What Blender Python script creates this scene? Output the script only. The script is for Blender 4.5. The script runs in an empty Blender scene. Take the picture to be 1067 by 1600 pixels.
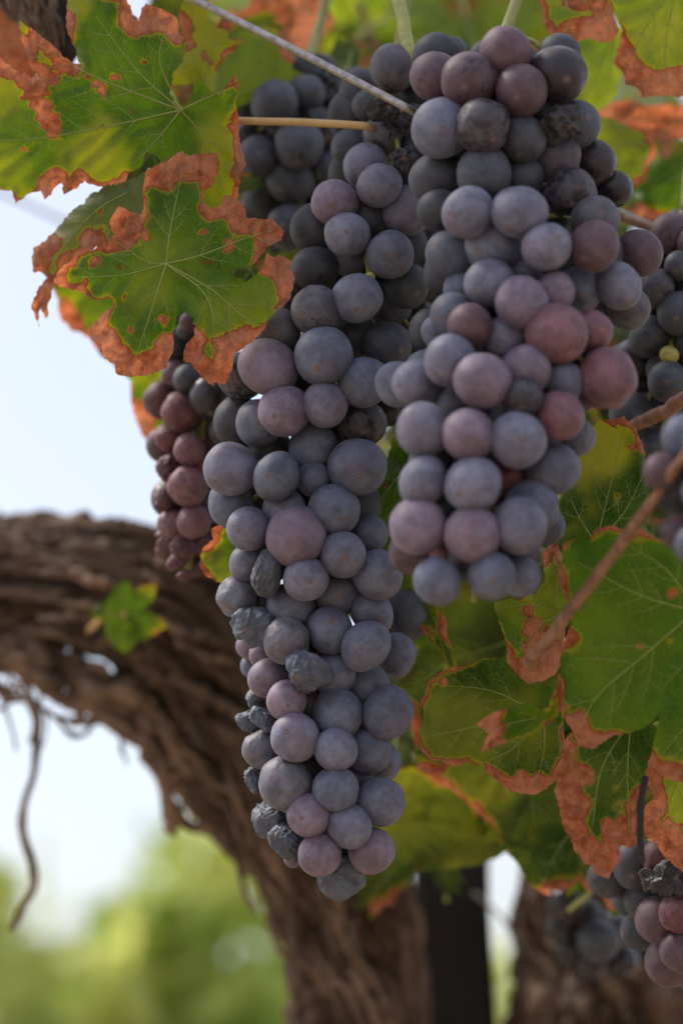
import bpy, math, random
import numpy as np
from mathutils import Vector, Matrix, Euler
from mathutils.geometry import delaunay_2d_cdt
R = math.radians
random.seed(7); rng = np.random.default_rng(7)
scene = bpy.context.scene
col = scene.collection

# ------------------------------------------------------------------ camera
PITCH = R(15); F = 3500.0; CAM = Vector((0, 0, 1.40)); FOCUS = 0.695
cam = bpy.data.cameras.new('camera'); camo = bpy.data.objects.new('camera', cam); col.objects.link(camo)
camo.location = CAM; camo.rotation_euler = (math.pi/2 + PITCH, 0, 0)
cam.sensor_fit = 'VERTICAL'; cam.sensor_height = 36; cam.sensor_width = 24; cam.lens = 36*F/1600
cam.clip_start = 0.02; cam.clip_end = 2000
cam.dof.use_dof = True; cam.dof.focus_distance = FOCUS; cam.dof.aperture_fstop = 5.6
scene.camera = camo
# ------------------------------------------------------------------ sky, sun, exposure
world = bpy.data.worlds.new('World'); scene.world = world; world.use_nodes = True
wn = world.node_tree.nodes; wl = world.node_tree.links
sky = wn.new('ShaderNodeTexSky'); sky.sky_type = 'NISHITA'; sky.sun_disc = False
SUN_EL, SUN_AZ = R(52), R(-66)          # azimuth measured from +Y towards +X; the veiled sun stands high ahead and left
sky.sun_elevation = SUN_EL; sky.sun_rotation = SUN_AZ
sky.air_density = 1.0; sky.dust_density = 3; sky.ozone_density = 1.5
bg = wn['Background']; bg.inputs['Strength'].default_value = 0.15
veil = wn.new('ShaderNodeMix'); veil.data_type = 'RGBA'; veil.inputs[0].default_value = .5       # thin high cloud over the blue
veil.inputs[7].default_value = (3.75, 3.68, 3.85, 1); wl.new(sky.outputs[0], veil.inputs[6]); wl.new(veil.outputs[2], bg.inputs['Color'])
sl = bpy.data.lights.new('sun', 'SUN'); sl.energy = 2.3; sl.angle = R(12); sl.color = (1, .93, .83)
so = bpy.data.objects.new('sun', sl); col.objects.link(so)
sd = Vector((math.sin(SUN_AZ)*math.cos(SUN_EL), math.cos(SUN_AZ)*math.cos(SUN_EL), math.sin(SUN_EL)))
so.rotation_euler = sd.to_track_quat('Z', 'Y').to_euler(); so.location = sd*5
scene.view_settings.view_transform = 'Standard'; scene.view_settings.look = 'None'
scene.view_settings.exposure = 0.76; scene.view_settings.gamma = 1

# ------------------------------------------------------------------ helpers
FW = np.array([0, math.cos(PITCH), math.sin(PITCH)]); UP = np.array([0, -math.sin(PITCH), math.cos(PITCH)]); RT = np.array([1., 0, 0])
CN = np.array(CAM)
def P(x, y, d):
    x = np.asarray(x, float); y = np.asarray(y, float); d = np.asarray(d, float)
    return CN + d[..., None]*(FW + ((x-533.5)/F)[..., None]*RT - ((y-800)/F)[..., None]*UP)
def PV(x, y, d): return Vector(P(x, y, d))

_perm = rng.permutation(256); _perm = np.concatenate([_perm, _perm, _perm]); _val = rng.random(256)*2-1
def noise(p):                                 # smooth value noise, p (...,3) -> -1..1
    p = np.asarray(p, float); i = np.floor(p).astype(int); f = p-i; f = f*f*f*(f*(f*6-15)+10); i &= 255
    out = 0
    for dx in (0, 1):
        for dy in (0, 1):
            for dz in (0, 1):
                h = _perm[_perm[_perm[(i[..., 0]+dx) & 255]+((i[..., 1]+dy) & 255)]+((i[..., 2]+dz) & 255)]
                w = (f[..., 0] if dx else 1-f[..., 0])*(f[..., 1] if dy else 1-f[..., 1])*(f[..., 2] if dz else 1-f[..., 2])
                out = out + w*_val[h]
    return out
def fbm(p, o=4):
    s = 0; a = 1; p = np.asarray(p, float)
    for k in range(o): s = s+a*noise(p+17.3*k); a *= .5; p = p*2.03
    return s/1.9
def ridged(p, o=3):
    s = 0; a = 1; p = np.asarray(p, float)
    for k in range(o): s = s+a*(1-2*np.abs(noise(p+9.1*k))); a *= .5; p = p*2.1
    return s/1.75

def link(o, parent=None):
    col.objects.link(o)
    if parent: o.parent = parent
    return o
def tag(o, label=None, cat=None, group=None, kind=None):
    if label: o['label'] = label
    if cat: o['category'] = cat
    if group: o['group'] = group
    if kind: o['kind'] = kind
    return o
def empty(name, loc): 
    o = bpy.data.objects.new(name, None); o.location = loc; o.empty_display_size = .01; return link(o)
def mesh_np(name, v, f, mat, smooth=True):
    me = bpy.data.meshes.new(name); me.from_pydata([tuple(a) for a in v], [], [tuple(int(i) for i in a) for a in f]); 
    if smooth: me.polygons.foreach_set('use_smooth', [True]*len(me.polygons))
    if mat: me.materials.append(mat)
    me.update(); return me
def obj(name, me, parent=None, loc=None, color=None):
    o = bpy.data.objects.new(name, me)
    if loc is not None: o.location = loc
    if color: o.color = color
    return link(o, parent)

def spline(pts, n):                           # Catmull-Rom through rows of any width
    p = np.array(pts, float); p = np.vstack([2*p[0]-p[1], p, 2*p[-1]-p[-2]]); m = len(p)-3
    t = np.linspace(0, m-1e-6, n); i = t.astype(int); u = (t-i)[:, None]
    a, b, c, d = p[i], p[i+1], p[i+2], p[i+3]
    return .5*((2*b)+(-a+c)*u+(2*a-5*b+4*c-d)*u*u+(-a+3*b-3*c+d)*u**3)
def tube(c, r, k=10, disp=None, caps=True):   # centres (n,3), radii (n,) -> verts, faces
    c = np.asarray(c, float); n = len(c); r = np.broadcast_to(np.asarray(r, float), (n,))
    t = np.gradient(c, axis=0); t /= np.linalg.norm(t, axis=1)[:, None]+1e-12
    a = np.array([0.13, 1, .21]); a = a-t[0]*a.dot(t[0]); a /= np.linalg.norm(a); A = []
    for i in range(n): a = a-t[i]*a.dot(t[i]); a /= np.linalg.norm(a); A.append(a.copy())
    A = np.array(A); B = np.cross(t, A); th = np.arange(k)/k*2*math.pi
    rr = r[:, None]*np.ones((n, k))
    if disp is not None: rr = rr*disp(n, k, th)
    v = c[:, None]+rr[..., None]*(A[:, None]*np.cos(th)[None, :, None]+B[:, None]*np.sin(th)[None, :, None])
    v = v.reshape(-1, 3); f = []
    for i in range(n-1):
        for j in range(k): j2 = (j+1) % k; f.append((i*k+j, i*k+j2, (i+1)*k+j2, (i+1)*k+j))
    if caps:
        v = np.vstack([v, c[0]-t[0]*r[0]*.3, c[-1]+t[-1]*r[-1]*.3]); e0, e1 = n*k, n*k+1
        for j in range(k): f.append((e0, (j+1) % k, j)); f.append((e1, (n-1)*k+j, (n-1)*k+(j+1) % k))
    return v, f
def join(parts):
    V, Fa, o = [], [], 0
    for v, f in parts: V.append(v); Fa += [tuple(i+o for i in a) for a in f]; o += len(v)
    return np.vstack(V), Fa

# ------------------------------------------------------------------ materials
class N:                                       # tiny node helper
    def __init__(s, name):
        s.m = bpy.data.materials.new(name); s.m.use_nodes = True; s.t = s.m.node_tree; s.t.nodes.clear()
        s.out = s.t.nodes.new('ShaderNodeOutputMaterial')
    def n(s, typ, ins=None, **kw):
        o = s.t.nodes.new(typ)
        for k, v in kw.items(): setattr(o, k, v)
        for k, v in (ins or {}).items():
            if isinstance(v, bpy.types.NodeSocket): s.t.links.new(v, o.inputs[k])
            else: o.inputs[k].default_value = v
        return o
    def math(s, op, a, b=0.0, c=None, clamp=False):
        ins = {0: a, 1: b}
        if c is not None: ins[2] = c
        return s.n('ShaderNodeMath', ins, operation=op, use_clamp=clamp).outputs[0]
    def noise(s, co, scale, detail=3, rough=.5, dist=0):
        return s.n('ShaderNodeTexNoise', {'Vector': co, 'Scale': scale, 'Detail': detail, 'Roughness': rough, 'Distortion': dist}).outputs[0]
    def step(s, x, a, b):
        return s.n('ShaderNodeMapRange', {0: x, 1: a, 2: b, 3: 0.0, 4: 1.0}, interpolation_type='SMOOTHSTEP').outputs[0]
    def mix(s, f, a, b, mode='MIX'):
        o = s.n('ShaderNodeMix', data_type='RGBA', blend_type=mode)
        for k, v in ((0, f), (6, a), (7, b)):
            if isinstance(v, bpy.types.NodeSocket): s.t.links.new(v, o.inputs[k])
            else: o.inputs[k].default_value = v if k == 0 else (*v[:3], 1)
        return o.outputs[2]
    def bump(s, h, strength, dist):
        return s.n('ShaderNodeBump', {'Height': h, 'Strength': strength, 'Distance': dist}).outputs[0]
    def done(s, sh): s.t.links.new(sh, s.out.inputs[0]); return s.m

def mat_grape():
    m = N('grape_skin'); oi = m.n('ShaderNodeObjectInfo'); tc = m.n('ShaderNodeTexCoord').outputs['Object']
    off = m.n('ShaderNodeVectorMath', {0: tc, 1: m.n('ShaderNodeCombineXYZ', {0: m.math('MULTIPLY', oi.outputs['Random'], 57.), 1: m.math('MULTIPLY', oi.outputs['Random'], 23.), 2: m.math('MULTIPLY', oi.outputs['Random'], 91.)}).outputs[0]}, operation='ADD').outputs[0]
    big = m.noise(off, 1.3, 2); mid = m.noise(off, 3.2, 5, .6, .4); fine = m.noise(off, 16., 4, .65)
    colr = oi.outputs['Color']; al = oi.outputs['Alpha']
    tone = m.math('ADD', m.math('MULTIPLY', big, .55), m.math('ADD', m.math('MULTIPLY', mid, .47), m.math('MULTIPLY', fine, .26)))   # about .64
    t = m.step(tone, .48, .80)
    c = m.mix(t, m.mix(1., colr, (.72, .68, .72), 'MULTIPLY'), m.mix(1., colr, (1.32, 1.34, 1.38), 'MULTIPLY'))
    # a blush under the bloom
    c = m.mix(m.math('MULTIPLY', m.step(m.noise(off, .9, 1), .5, .75), .35), c, m.mix(1., colr, (1.35, .85, .9), 'MULTIPLY'))
    # patches where the bloom is rubbed off
    pn = m.math('ADD', m.math('MULTIPLY', m.noise(off, 1.9, 6, .66, 1.1), 1.0), m.math('MULTIPLY', al, .30))
    rub = m.step(m.math('ADD', pn, m.math('MULTIPLY', m.math('SUBTRACT', fine, .5), .22)), .80, .88)
    rub = m.math('MULTIPLY', rub, .85)
    c = m.mix(rub, c, (.018, .013, .019))
    # tiny pale and dark specks
    vo = m.n('ShaderNodeTexVoronoi', {'Vector': off, 'Scale': 9.0}).outputs[0]
    c = m.mix(m.math('MULTIPLY', m.math('SUBTRACT', 1., m.step(vo, .05, .10)), .28), c, (.42, .36, .34))
    vo2 = m.n('ShaderNodeTexVoronoi', {'Vector': off, 'Scale': 4.3, 'Randomness': 1.}).outputs[0]
    c = m.mix(m.math('MULTIPLY', m.math('SUBTRACT', 1., m.step(vo2, .04, .09)), .5), c, (.05, .03, .035))
    # the blossom scar at the lower pole
    sx = m.n('ShaderNodeSeparateXYZ', {0: tc}); rr = m.math('SQRT', m.math('ADD', m.math('MULTIPLY', sx.outputs[0], sx.outputs[0]), m.math('MULTIPLY', sx.outputs[1], sx.outputs[1])))
    front = m.math('LESS_THAN', sx.outputs[2], 0.)
    rr = m.math('ADD', rr, m.math('MULTIPLY', m.math('SUBTRACT', fine, .5), .03))
    halo = m.math('MULTIPLY', m.math('SUBTRACT', 1., m.step(rr, .06, .20)), front)
    ring = m.math('MULTIPLY', m.math('SUBTRACT', 1., m.step(rr, .085, .11)), front)
    core = m.math('MULTIPLY', m.math('SUBTRACT', 1., m.step(rr, .035, .055)), front)
    c = m.mix(m.math('MULTIPLY', halo, .35), c, (.26, .19, .19)); c = m.mix(m.math('MULTIPLY', ring, .8), c, (.105, .05, .042)); c = m.mix(m.math('MULTIPLY', core, .75), c, (.26, .18, .155))
    ro = m.math('ADD', m.math('MULTIPLY', rub, -.36), .52); ro = m.math('ADD', ro, m.math('MULTIPLY', fine, .1))
    nb = m.bump(m.math('ADD', fine, m.math('MULTIPLY', m.noise(off, 40., 2), .5)), .10, .06)
    p = m.n('ShaderNodeBsdfPrincipled', {'Base Color': c, 'Roughness': ro, 'Normal': nb, 'Specular IOR Level': .5, 'Subsurface Weight': .0})
    p.inputs['Sheen Weight'].default_value = .07; p.inputs['Sheen Roughness'].default_value = .5; p.inputs['Sheen Tint'].default_value = (.8, .8, .9, 1)
    return m.done(p.outputs[0])

def mat_leaf():
    m = N('leaf_blade'); oi = m.n('ShaderNodeObjectInfo'); tc = m.n('ShaderNodeTexCoord').outputs['Object']
    off = m.n('ShaderNodeVectorMath', {0: tc, 1: m.n('ShaderNodeCombineXYZ', {0: m.math('MULTIPLY', oi.outputs['Random'], 3.), 1: 0., 2: oi.outputs['Random']}).outputs[0]}, operation='ADD').outputs[0]
    dry = m.n('ShaderNodeAttribute', attribute_name='dry').outputs['Fac']
    n1 = m.noise(off, 130., 6, .6); n2 = m.noise(off, 45., 3); n3 = m.noise(off, 700., 4, .6)
    d = m.math('ADD', dry, m.math('ADD', m.math('MULTIPLY', m.math('SUBTRACT', n1, .5), 1.15), m.math('MULTIPLY', m.math('SUBTRACT', m.noise(off, 62., 2), .56), .7)))
    md = m.step(d, .485, .515); fringe = m.step(d, .30, .50); rim = m.math('MULTIPLY', m.step(d, .46, .50), m.math('SUBTRACT', 1., m.step(d, .52, .60)))
    g = oi.outputs['Color']
    c = m.mix(m.step(n2, .35, .65), m.mix(1., g, (.72, .80, .8), 'MULTIPLY'), m.mix(1., g, (1.3, 1.15, 1.1), 'MULTIPLY'))
    c = m.mix(m.math('MULTIPLY', m.math('SUBTRACT', n3, .5), .6, None, True), c, (.20, .24, .03))
    yl = m.math('MULTIPLY', m.step(m.noise(off, 26., 3), .45, .62), oi.outputs['Alpha'])
    c = m.mix(yl, c, (.36, .36, .035)); c = m.mix(m.math('MULTIPLY', fringe, .6), c, (.34, .29, .025))
    vein = m.n('ShaderNodeTexVoronoi', {'Vector': m.n('ShaderNodeVectorMath', {0: off, 1: m.n('ShaderNodeVectorMath', {0: m.n('ShaderNodeTexNoise', {'Vector': off, 'Scale': 500.}).outputs[1], 'Scale': .0012}, operation='SCALE').outputs[0]}, operation='ADD').outputs[0], 'Scale': 560.}, feature='DISTANCE_TO_EDGE').outputs[0]
    vl = m.math('SUBTRACT', 1., m.step(vein, .02, .12))
    c = m.mix(m.math('MULTIPLY', vl, .10), c, (.26, .32, .07))
    sp = m.step(m.noise(off, 210., 2, .5), .70, .73); c = m.mix(m.math('MULTIPLY', sp, .7), c, (.12, .045, .02))
    # dead tissue
    dn = m.noise(off, 220., 6, .65, .8)
    dc = m.mix(m.step(dn, .3, .7), (.24, .075, .036), (.50, .215, .125)); dc = m.mix(m.step(m.noise(off, 70., 2), .45, .65), dc, m.mix(.6, dc, (.46, .25, .185)))
    dc = m.mix(m.math('MULTIPLY', vl, .25), dc, (.20, .08, .04)); dc = m.mix(m.math('MULTIPLY', rim, .6), dc, (.13, .035, .02))
    dc = m.mix(m.math('MULTIPLY', m.math('SUBTRACT', 1., m.step(d, .52, .80)), .55), dc, (.23, .055, .025))
    c = m.mix(md, c, dc)
    h = m.math('ADD', m.math('MULTIPLY', m.step(vein, .0, .35), .22), m.math('MULTIPLY', md, m.math('MULTIPLY', dn, 3.2)))
    nb = m.bump(h, .55, .0005)
    p = m.n('ShaderNodeBsdfPrincipled', {'Base Color': c, 'Roughness': m.math('ADD', m.math('MULTIPLY', md, .2), .52), 'Normal': nb, 'Specular IOR Level': .22})
    tr = m.n('ShaderNodeBsdfTranslucent', {'Color': m.mix(md, m.mix(1., c, (2.0, 1.75, .5), 'MULTIPLY'), m.mix(1., c, (1.9, 1.3, .8), 'MULTIPLY')), 'Normal': nb})
    return m.done(m.n('ShaderNodeMixShader', {0: .45, 1: p.outputs[0], 2: tr.outputs[0]}).outputs[0])

def mat_simple(name, a, b, scale, rough=.6, bumpd=0.0, stretch=(1, 1, 1), metal=0., detail=5, trans=0):
    m = N(name); tc = m.n('ShaderNodeTexCoord').outputs['Object']
    mp = m.n('ShaderNodeMapping', {'Vector': tc, 'Scale': stretch}).outputs[0]
    n = m.noise(mp, scale, detail, .62)
    ins = {'Base Color': m.mix(m.step(n, .3, .7), a, b), 'Roughness': rough, 'Metallic': metal}
    if bumpd: ins['Normal'] = m.bump(n, .8, bumpd)
    p = m.n('ShaderNodeBsdfPrincipled', ins)
    if trans:
        tr = m.n('ShaderNodeBsdfTranslucent', {'Color': m.mix(m.step(n, .3, .7), a, b)})
        return m.done(m.n('ShaderNodeMixShader', {0: trans, 1: p.outputs[0], 2: tr.outputs[0]}).outputs[0])
    return m.done(p.outputs[0])
def mat_bark():
    m = N('vine_bark'); tc = m.n('ShaderNodeTexCoord').outputs['Object']
    al = m.n('ShaderNodeAttribute', attribute_name='grain').outputs['Vector']
    n = m.noise(al, 1., 6, .68, .5); n2 = m.noise(tc, 22., 3)
    h = m.n('ShaderNodeAttribute', attribute_name='ridge').outputs['Fac']
    c = m.mix(m.step(n, .32, .68), (.026, .016, .011), (.24, .135, .085)); c = m.mix(m.step(n2, .45, .7), c, (.15, .078, .046)); c = m.mix(m.math('MULTIPLY', m.step(m.noise(tc, 55., 5, .7), .5, .68), .5), c, (.27, .21, .165))
    c = m.mix(m.math('MULTIPLY', m.step(h, .6, .95), .55), c, (.30, .20, .135)); c = m.mix(m.math('MULTIPLY', m.math('SUBTRACT', 1., m.step(h, .15, .5)), .6), c, (.018, .011, .008))
    p = m.n('ShaderNodeBsdfPrincipled', {'Base Color': c, 'Roughness': .85, 'Normal': m.bump(m.math('ADD', n, m.math('MULTIPLY', m.noise(tc, 160., 5, .7), .6)), 1., .007)})
    return m.done(p.outputs[0])
GRAPE = mat_grape(); LEAF = mat_leaf(); BARK = mat_bark()
VEIN = mat_simple('leaf_vein', (.34, .42, .09), (.46, .50, .16), 300, .5, trans=.4)
PETI = mat_simple('petiole', (.46, .26, .10), (.62, .42, .17), 90, .5)
PETG = mat_simple('green_stalk', (.30, .34, .10), (.42, .40, .15), 90, .5)
RACH = mat_simple('bunch_stalk', (.20, .21, .05), (.32, .30, .09), 120, .6)
INNER = mat_simple('inner_grape_shade', (.02, .018, .024), (.055, .058, .075), 110, .6)  # near-black: the deep shade inside a bunch put into the skin colour
CANE = mat_simple('cane_bark', (.16, .07, .04), (.34, .17, .10), 260, .65, .0004, (1, 1, .15))
STRIP = mat_simple('peeling_bark', (.05, .03, .02), (.28, .17, .11), 60, .85, .001, (1, 1, .3))
METAL = mat_simple('galvanised_wire', (.22, .19, .17), (.42, .38, .36), 420, .42, .0001, metal=.8)
POST = mat_simple('dark_post', (.010, .0075, .007), (.022, .016, .014), 40, .8, .001, (4, 4, .3))
SOIL = mat_simple('dry_soil', (.22, .17, .11), (.36, .29, .20), 3, .95, .02)

# ------------------------------------------------------------------ the ground
S = 600; gv = [(-S, -S, 0), (S, -S, 0), (S, S, 0), (-S, S, 0)]
tag(obj('ground', mesh_np('ground', gv, [(0, 1, 2, 3)], SOIL, False)), 'dry soil of the vineyard', kind='structure')

# ------------------------------------------------------------------ grape meshes (unit radius, scar at -Z, stalk at +Z)
def unit_grid(nu, nv):
    th = np.arange(nu)/nu*2*math.pi
    ph = np.linspace(0, math.pi, nv+1)[1:-1]; ph = ph-.10*np.sin(2*ph)*0
    v = np.stack([np.outer(np.sin(ph), np.cos(th)), np.outer(np.sin(ph), np.sin(th)), np.outer(np.cos(ph), np.ones(nu))], -1).reshape(-1, 3)
    v = np.vstack([v, [0, 0, 1], [0, 0, -1]]); f = []; m = nv-1
    for i in range(m-1):
        for j in range(nu): j2 = (j+1) % nu; f.append((i*nu+j, (i+1)*nu+j, (i+1)*nu+j2, i*nu+j2))
    for j in range(nu): j2 = (j+1) % nu; f.append((m*nu, j, j2)); f.append((m*nu+1, (m-1)*nu+j2, (m-1)*nu+j))
    return v, f
def grape_mesh(kind, seed):
    r_ = np.random.default_rng(seed)
    n = (56, 40) if kind == 'round' else (96, 68)
    v, f = unit_grid(*n); o = r_.random(3)*50
    rad = 1+.034*noise(v*1.15+o)+.012*noise(v*2.3+o)
    scar = np.exp(-((v[:, 0]**2+v[:, 1]**2)/.006))*(v[:, 2] < 0); rad -= .018*scar
    rad += .012*np.exp(-((np.hypot(v[:, 0], v[:, 1])-.10)**2/.0012))*(v[:, 2] < 0)
    rad -= .05*np.exp(-((v[:, 0]**2+v[:, 1]**2)/.05))*(v[:, 2] > 0)
    if kind == 'soft':
        w = ridged(v*np.array([2.6, 2.6, 1.3])+o+.5*np.stack([fbm(v*2+o+k) for k in (1, 2, 3)], -1), 3)
        rad += .030*w-.10*np.clip(noise(v*1.5+o+9), 0, 1)
    if kind in ('raisin', 'black'):
        nn = r_.normal(size=(15, 3)); nn /= np.linalg.norm(nn, axis=1)[:, None]; hh = .62+.28*r_.random(15)
        q = (v@nn.T)/hh; rp = 1/((np.clip(q, .01, None)**6).sum(1)**(1/6))*1.08; rad = np.minimum(rp, 1.15)
        w = 1-np.abs(fbm(v*1.7+o+.4*noise(v*2+o)[:, None], 2))*2.2
        fo = ridged(v*np.array([2.5, 2.5, 1.0])+o+.6*noise(v*1.4+o)[:, None], 2)
        rad *= 1+.06*np.clip(w, -1, 1)-.05+.15*fo+.012*ridged(v*np.array([6, 6, 3])+o, 1)
        if kind == 'black': rad *= 1-.28*np.abs(noise(v*1.7+o+4))*1.6
        v = v*np.array([1, .85+.1*r_.random(), .92])
    out = v*rad[:, None]
    if kind == 'round': out *= np.array([1+.035*r_.normal(), 1+.035*r_.normal(), 1.0+.10*r_.random()])
    return mesh_np('grape', out, f, GRAPE)
GM = {'round': [grape_mesh('round', s) for s in range(9)], 'soft': [grape_mesh('soft', 20+s) for s in range(5)],
      'raisin': [grape_mesh('raisin', 40+s) for s in range(5)], 'black': [grape_mesh('black', 60+s) for s in range(4)]}
#            mesh, colour, rubbed-off amount
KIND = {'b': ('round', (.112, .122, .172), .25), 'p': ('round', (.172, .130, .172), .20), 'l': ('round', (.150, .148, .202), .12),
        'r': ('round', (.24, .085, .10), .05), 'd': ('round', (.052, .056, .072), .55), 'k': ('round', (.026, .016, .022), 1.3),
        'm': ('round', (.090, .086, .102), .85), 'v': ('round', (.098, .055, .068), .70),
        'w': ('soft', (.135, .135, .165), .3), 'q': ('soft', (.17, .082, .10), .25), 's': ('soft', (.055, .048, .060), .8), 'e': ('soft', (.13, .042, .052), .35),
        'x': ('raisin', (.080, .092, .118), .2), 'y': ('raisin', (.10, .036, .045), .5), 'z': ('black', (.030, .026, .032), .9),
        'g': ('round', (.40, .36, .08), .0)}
def place(berries, base, slope, axis, thick, yref):
    """berries (x,y,r,kind,layer) front first; returns centres and radii. base + slope*(y-yref): depth of the bunch's axis at a height,
    axis: rows (y, x, halfwidth) in picture units"""
    ax = np.array(axis, float); out = []
    def pref(x, y):
        a = np.interp(y, ax[:, 0], ax[:, 1]); w = np.interp(y, ax[:, 0], ax[:, 2])
        t = min(abs(x-a)/w, 1); th = thick*w
        return base+slope*(y-yref)-th*math.sqrt(1-t*t*.98)
    items = []
    for b in berries:
        x, y, r, k = b[:4]; lay = b[4] if len(b) > 4 else 0
        items.append((lay, x, y, r, k))
    items.sort(key=lambda q: (q[0], pref(q[1], q[2])))
    for lay, x, y, r, k in items:
        d = pref(x, y)+lay*.0085
        for it in range(80):
            c = P(x, y, d); rad = r*d/F; ok = True
            for c2, r2, _, _ in out:
                if np.linalg.norm(c-c2) < .86*(rad+r2): ok = False; break
            if ok: break
            d += .0006
        out.append((c, rad*(1.3 if k in 'xyz' else 1.06), k, lay))
    return out, pref, ax
def bunch(label, berries, base, slope, axis, thick, yref, nfill, group, top=None, kinds='bdd', stalk=True, rmin=.0062, rmax=.0078, cap=100):
    out, pref, ax = place(berries, base, slope, axis, thick, yref)
    rl = random.Random(len(berries)*13+nfill)
    nvis = len(out); tries = 0
    cov = [(x, y, r) for x, y, r, *_ in berries]
    open_ = []                                   # berries deeper in, wherever one could look through the bunch
    for y in np.arange(ax[0, 0]+30, ax[-1, 0]-34, 7):
        a = np.interp(y, ax[:, 0], ax[:, 1]); w = np.interp(y, ax[:, 0], ax[:, 2])*.80
        for x in np.arange(a-w, a+w, 7): open_.append((x, y))
    open_ = np.array(open_); bb = np.array(cov); free = np.all(np.hypot(open_[:, :1]-bb[None, :, 0], open_[:, 1:]-bb[None, :, 1]) > bb[None, :, 2]*.97, 1); uq = open_[free]; cand = open_
    more = []
    while len(uq) > 2 and len(more) < 30:
        r = rl.uniform(34, 42)*(rmax/.0078); cnt = (np.hypot(cand[:, :1]-uq[None, :, 0], cand[:, 1:]-uq[None, :, 1]) < r*.9).sum(1); b_ = int(np.argmax(cnt))
        if cnt[b_] < 2: break
        x, y = cand[b_]; d = max(pref(x, y)+.011, base+slope*(y-yref)-.006); rad = r*d/F
        for it in range(50):
            c = P(x, y, d)
            if all(np.linalg.norm(c-c2) > .78*(rad+r2) for c2, r2, _, _ in out): break
            d += .0008
        (out if len(out) < 98 else more).append((c, rad, rl.choice(kinds), 8)); uq = uq[np.hypot(uq[:, 0]-x, uq[:, 1]-y) > r*.97]
    nvis = len(out); nfill = min(nfill, 100-nvis)
    while len(out)-nvis < nfill and tries < 9000:
        tries += 1
        y = rl.uniform(ax[0, 0]+10, ax[-1, 0]-10); a = np.interp(y, ax[:, 0], ax[:, 1]); w = np.interp(y, ax[:, 0], ax[:, 2])
        q = rl.random()**.5*.80; th = rl.uniform(0, 2*math.pi); x = a+w*q*math.cos(th)
        d = base+slope*(y-yref)+abs(thick)*w*q*math.sin(th)*1.0+.004
        if d < pref(x, y)+.010: continue
        rad = rl.uniform(rmin, rmax); c = P(x, y, d)
        if all(np.linalg.norm(c-c2) > .88*(rad+r2) for c2, r2, _, _ in out): out.append((c, rad, rl.choice(kinds), 9))
    ctr = P(ax[:, 1], ax[:, 0], base+slope*(ax[:, 0]-yref)); low = ctr[-1]
    root = empty('grape_bunch', low); tag(root, label, 'grape bunch', group)
    for i, (c, rad, k, lay) in enumerate(out):
        mk, cl, rub = KIND[k]; me = rl.choice(GM[mk])
        j = rl.uniform(.86, 1.14); h = rl.uniform(-.03, .03)
        if lay >= 8: j *= .6  # filler berries painted darker to stand for shadow between the grapes
        o = bpy.data.objects.new('grape', me); o.parent = root; col.objects.link(o)
        o.location = Vector(c-low); o.scale = (rad,)*3
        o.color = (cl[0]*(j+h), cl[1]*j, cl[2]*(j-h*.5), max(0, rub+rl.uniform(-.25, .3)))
        dirc = CN-c; dirc /= np.linalg.norm(dirc)
        # the scar points outwards from the axis, mostly towards the open side and down
        k0 = ctr[np.argmin(np.linalg.norm(ctr-c, axis=1))]; ow = c-k0; ow /= np.linalg.norm(ow)+1e-9
        v = dirc*.75+ow*.45+np.array([0, 0, -.45])+rng.normal(size=3)*.6
        q = Vector(-v).to_track_quat('Z', 'Y'); o.rotation_mode = 'QUATERNION'
        o.rotation_quaternion = q @ Euler((0, 0, rl.uniform(0, 6.28))).to_quaternion()
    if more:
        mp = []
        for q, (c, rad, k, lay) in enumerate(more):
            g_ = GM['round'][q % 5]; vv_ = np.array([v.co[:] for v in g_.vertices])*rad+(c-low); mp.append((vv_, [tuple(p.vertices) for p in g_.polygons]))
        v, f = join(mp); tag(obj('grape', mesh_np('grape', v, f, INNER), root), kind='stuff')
    if stalk:
        cs = spline(ctr-low, 40); parts = [tube(cs, np.linspace(.0022, .0008, 40), 8)]
        for c, rad, k, lay in out:
            c = c-low; up = np.array([0, 0, .010]); i = int(np.argmin(np.linalg.norm(cs-(c+up), axis=1)))
            dv = cs[i]-c; L = np.linalg.norm(dv)
            if L < .003: continue
            mid = (cs[i]+c)/2+np.array([0, 0, .002]); parts.append(tube(spline([cs[i], mid, c+dv/L*rad*.9], 7), np.linspace(.0010, .0008, 7), 6))
        if top is not None:
            tp = [ctr[0]-low]+[P(*t)-low for t in top]; parts.append(tube(spline(tp, 16), .0019, 8))
        v, f = join(parts); obj('stalk', mesh_np('stalk', v, f, RACH), root)
    return root

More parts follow.
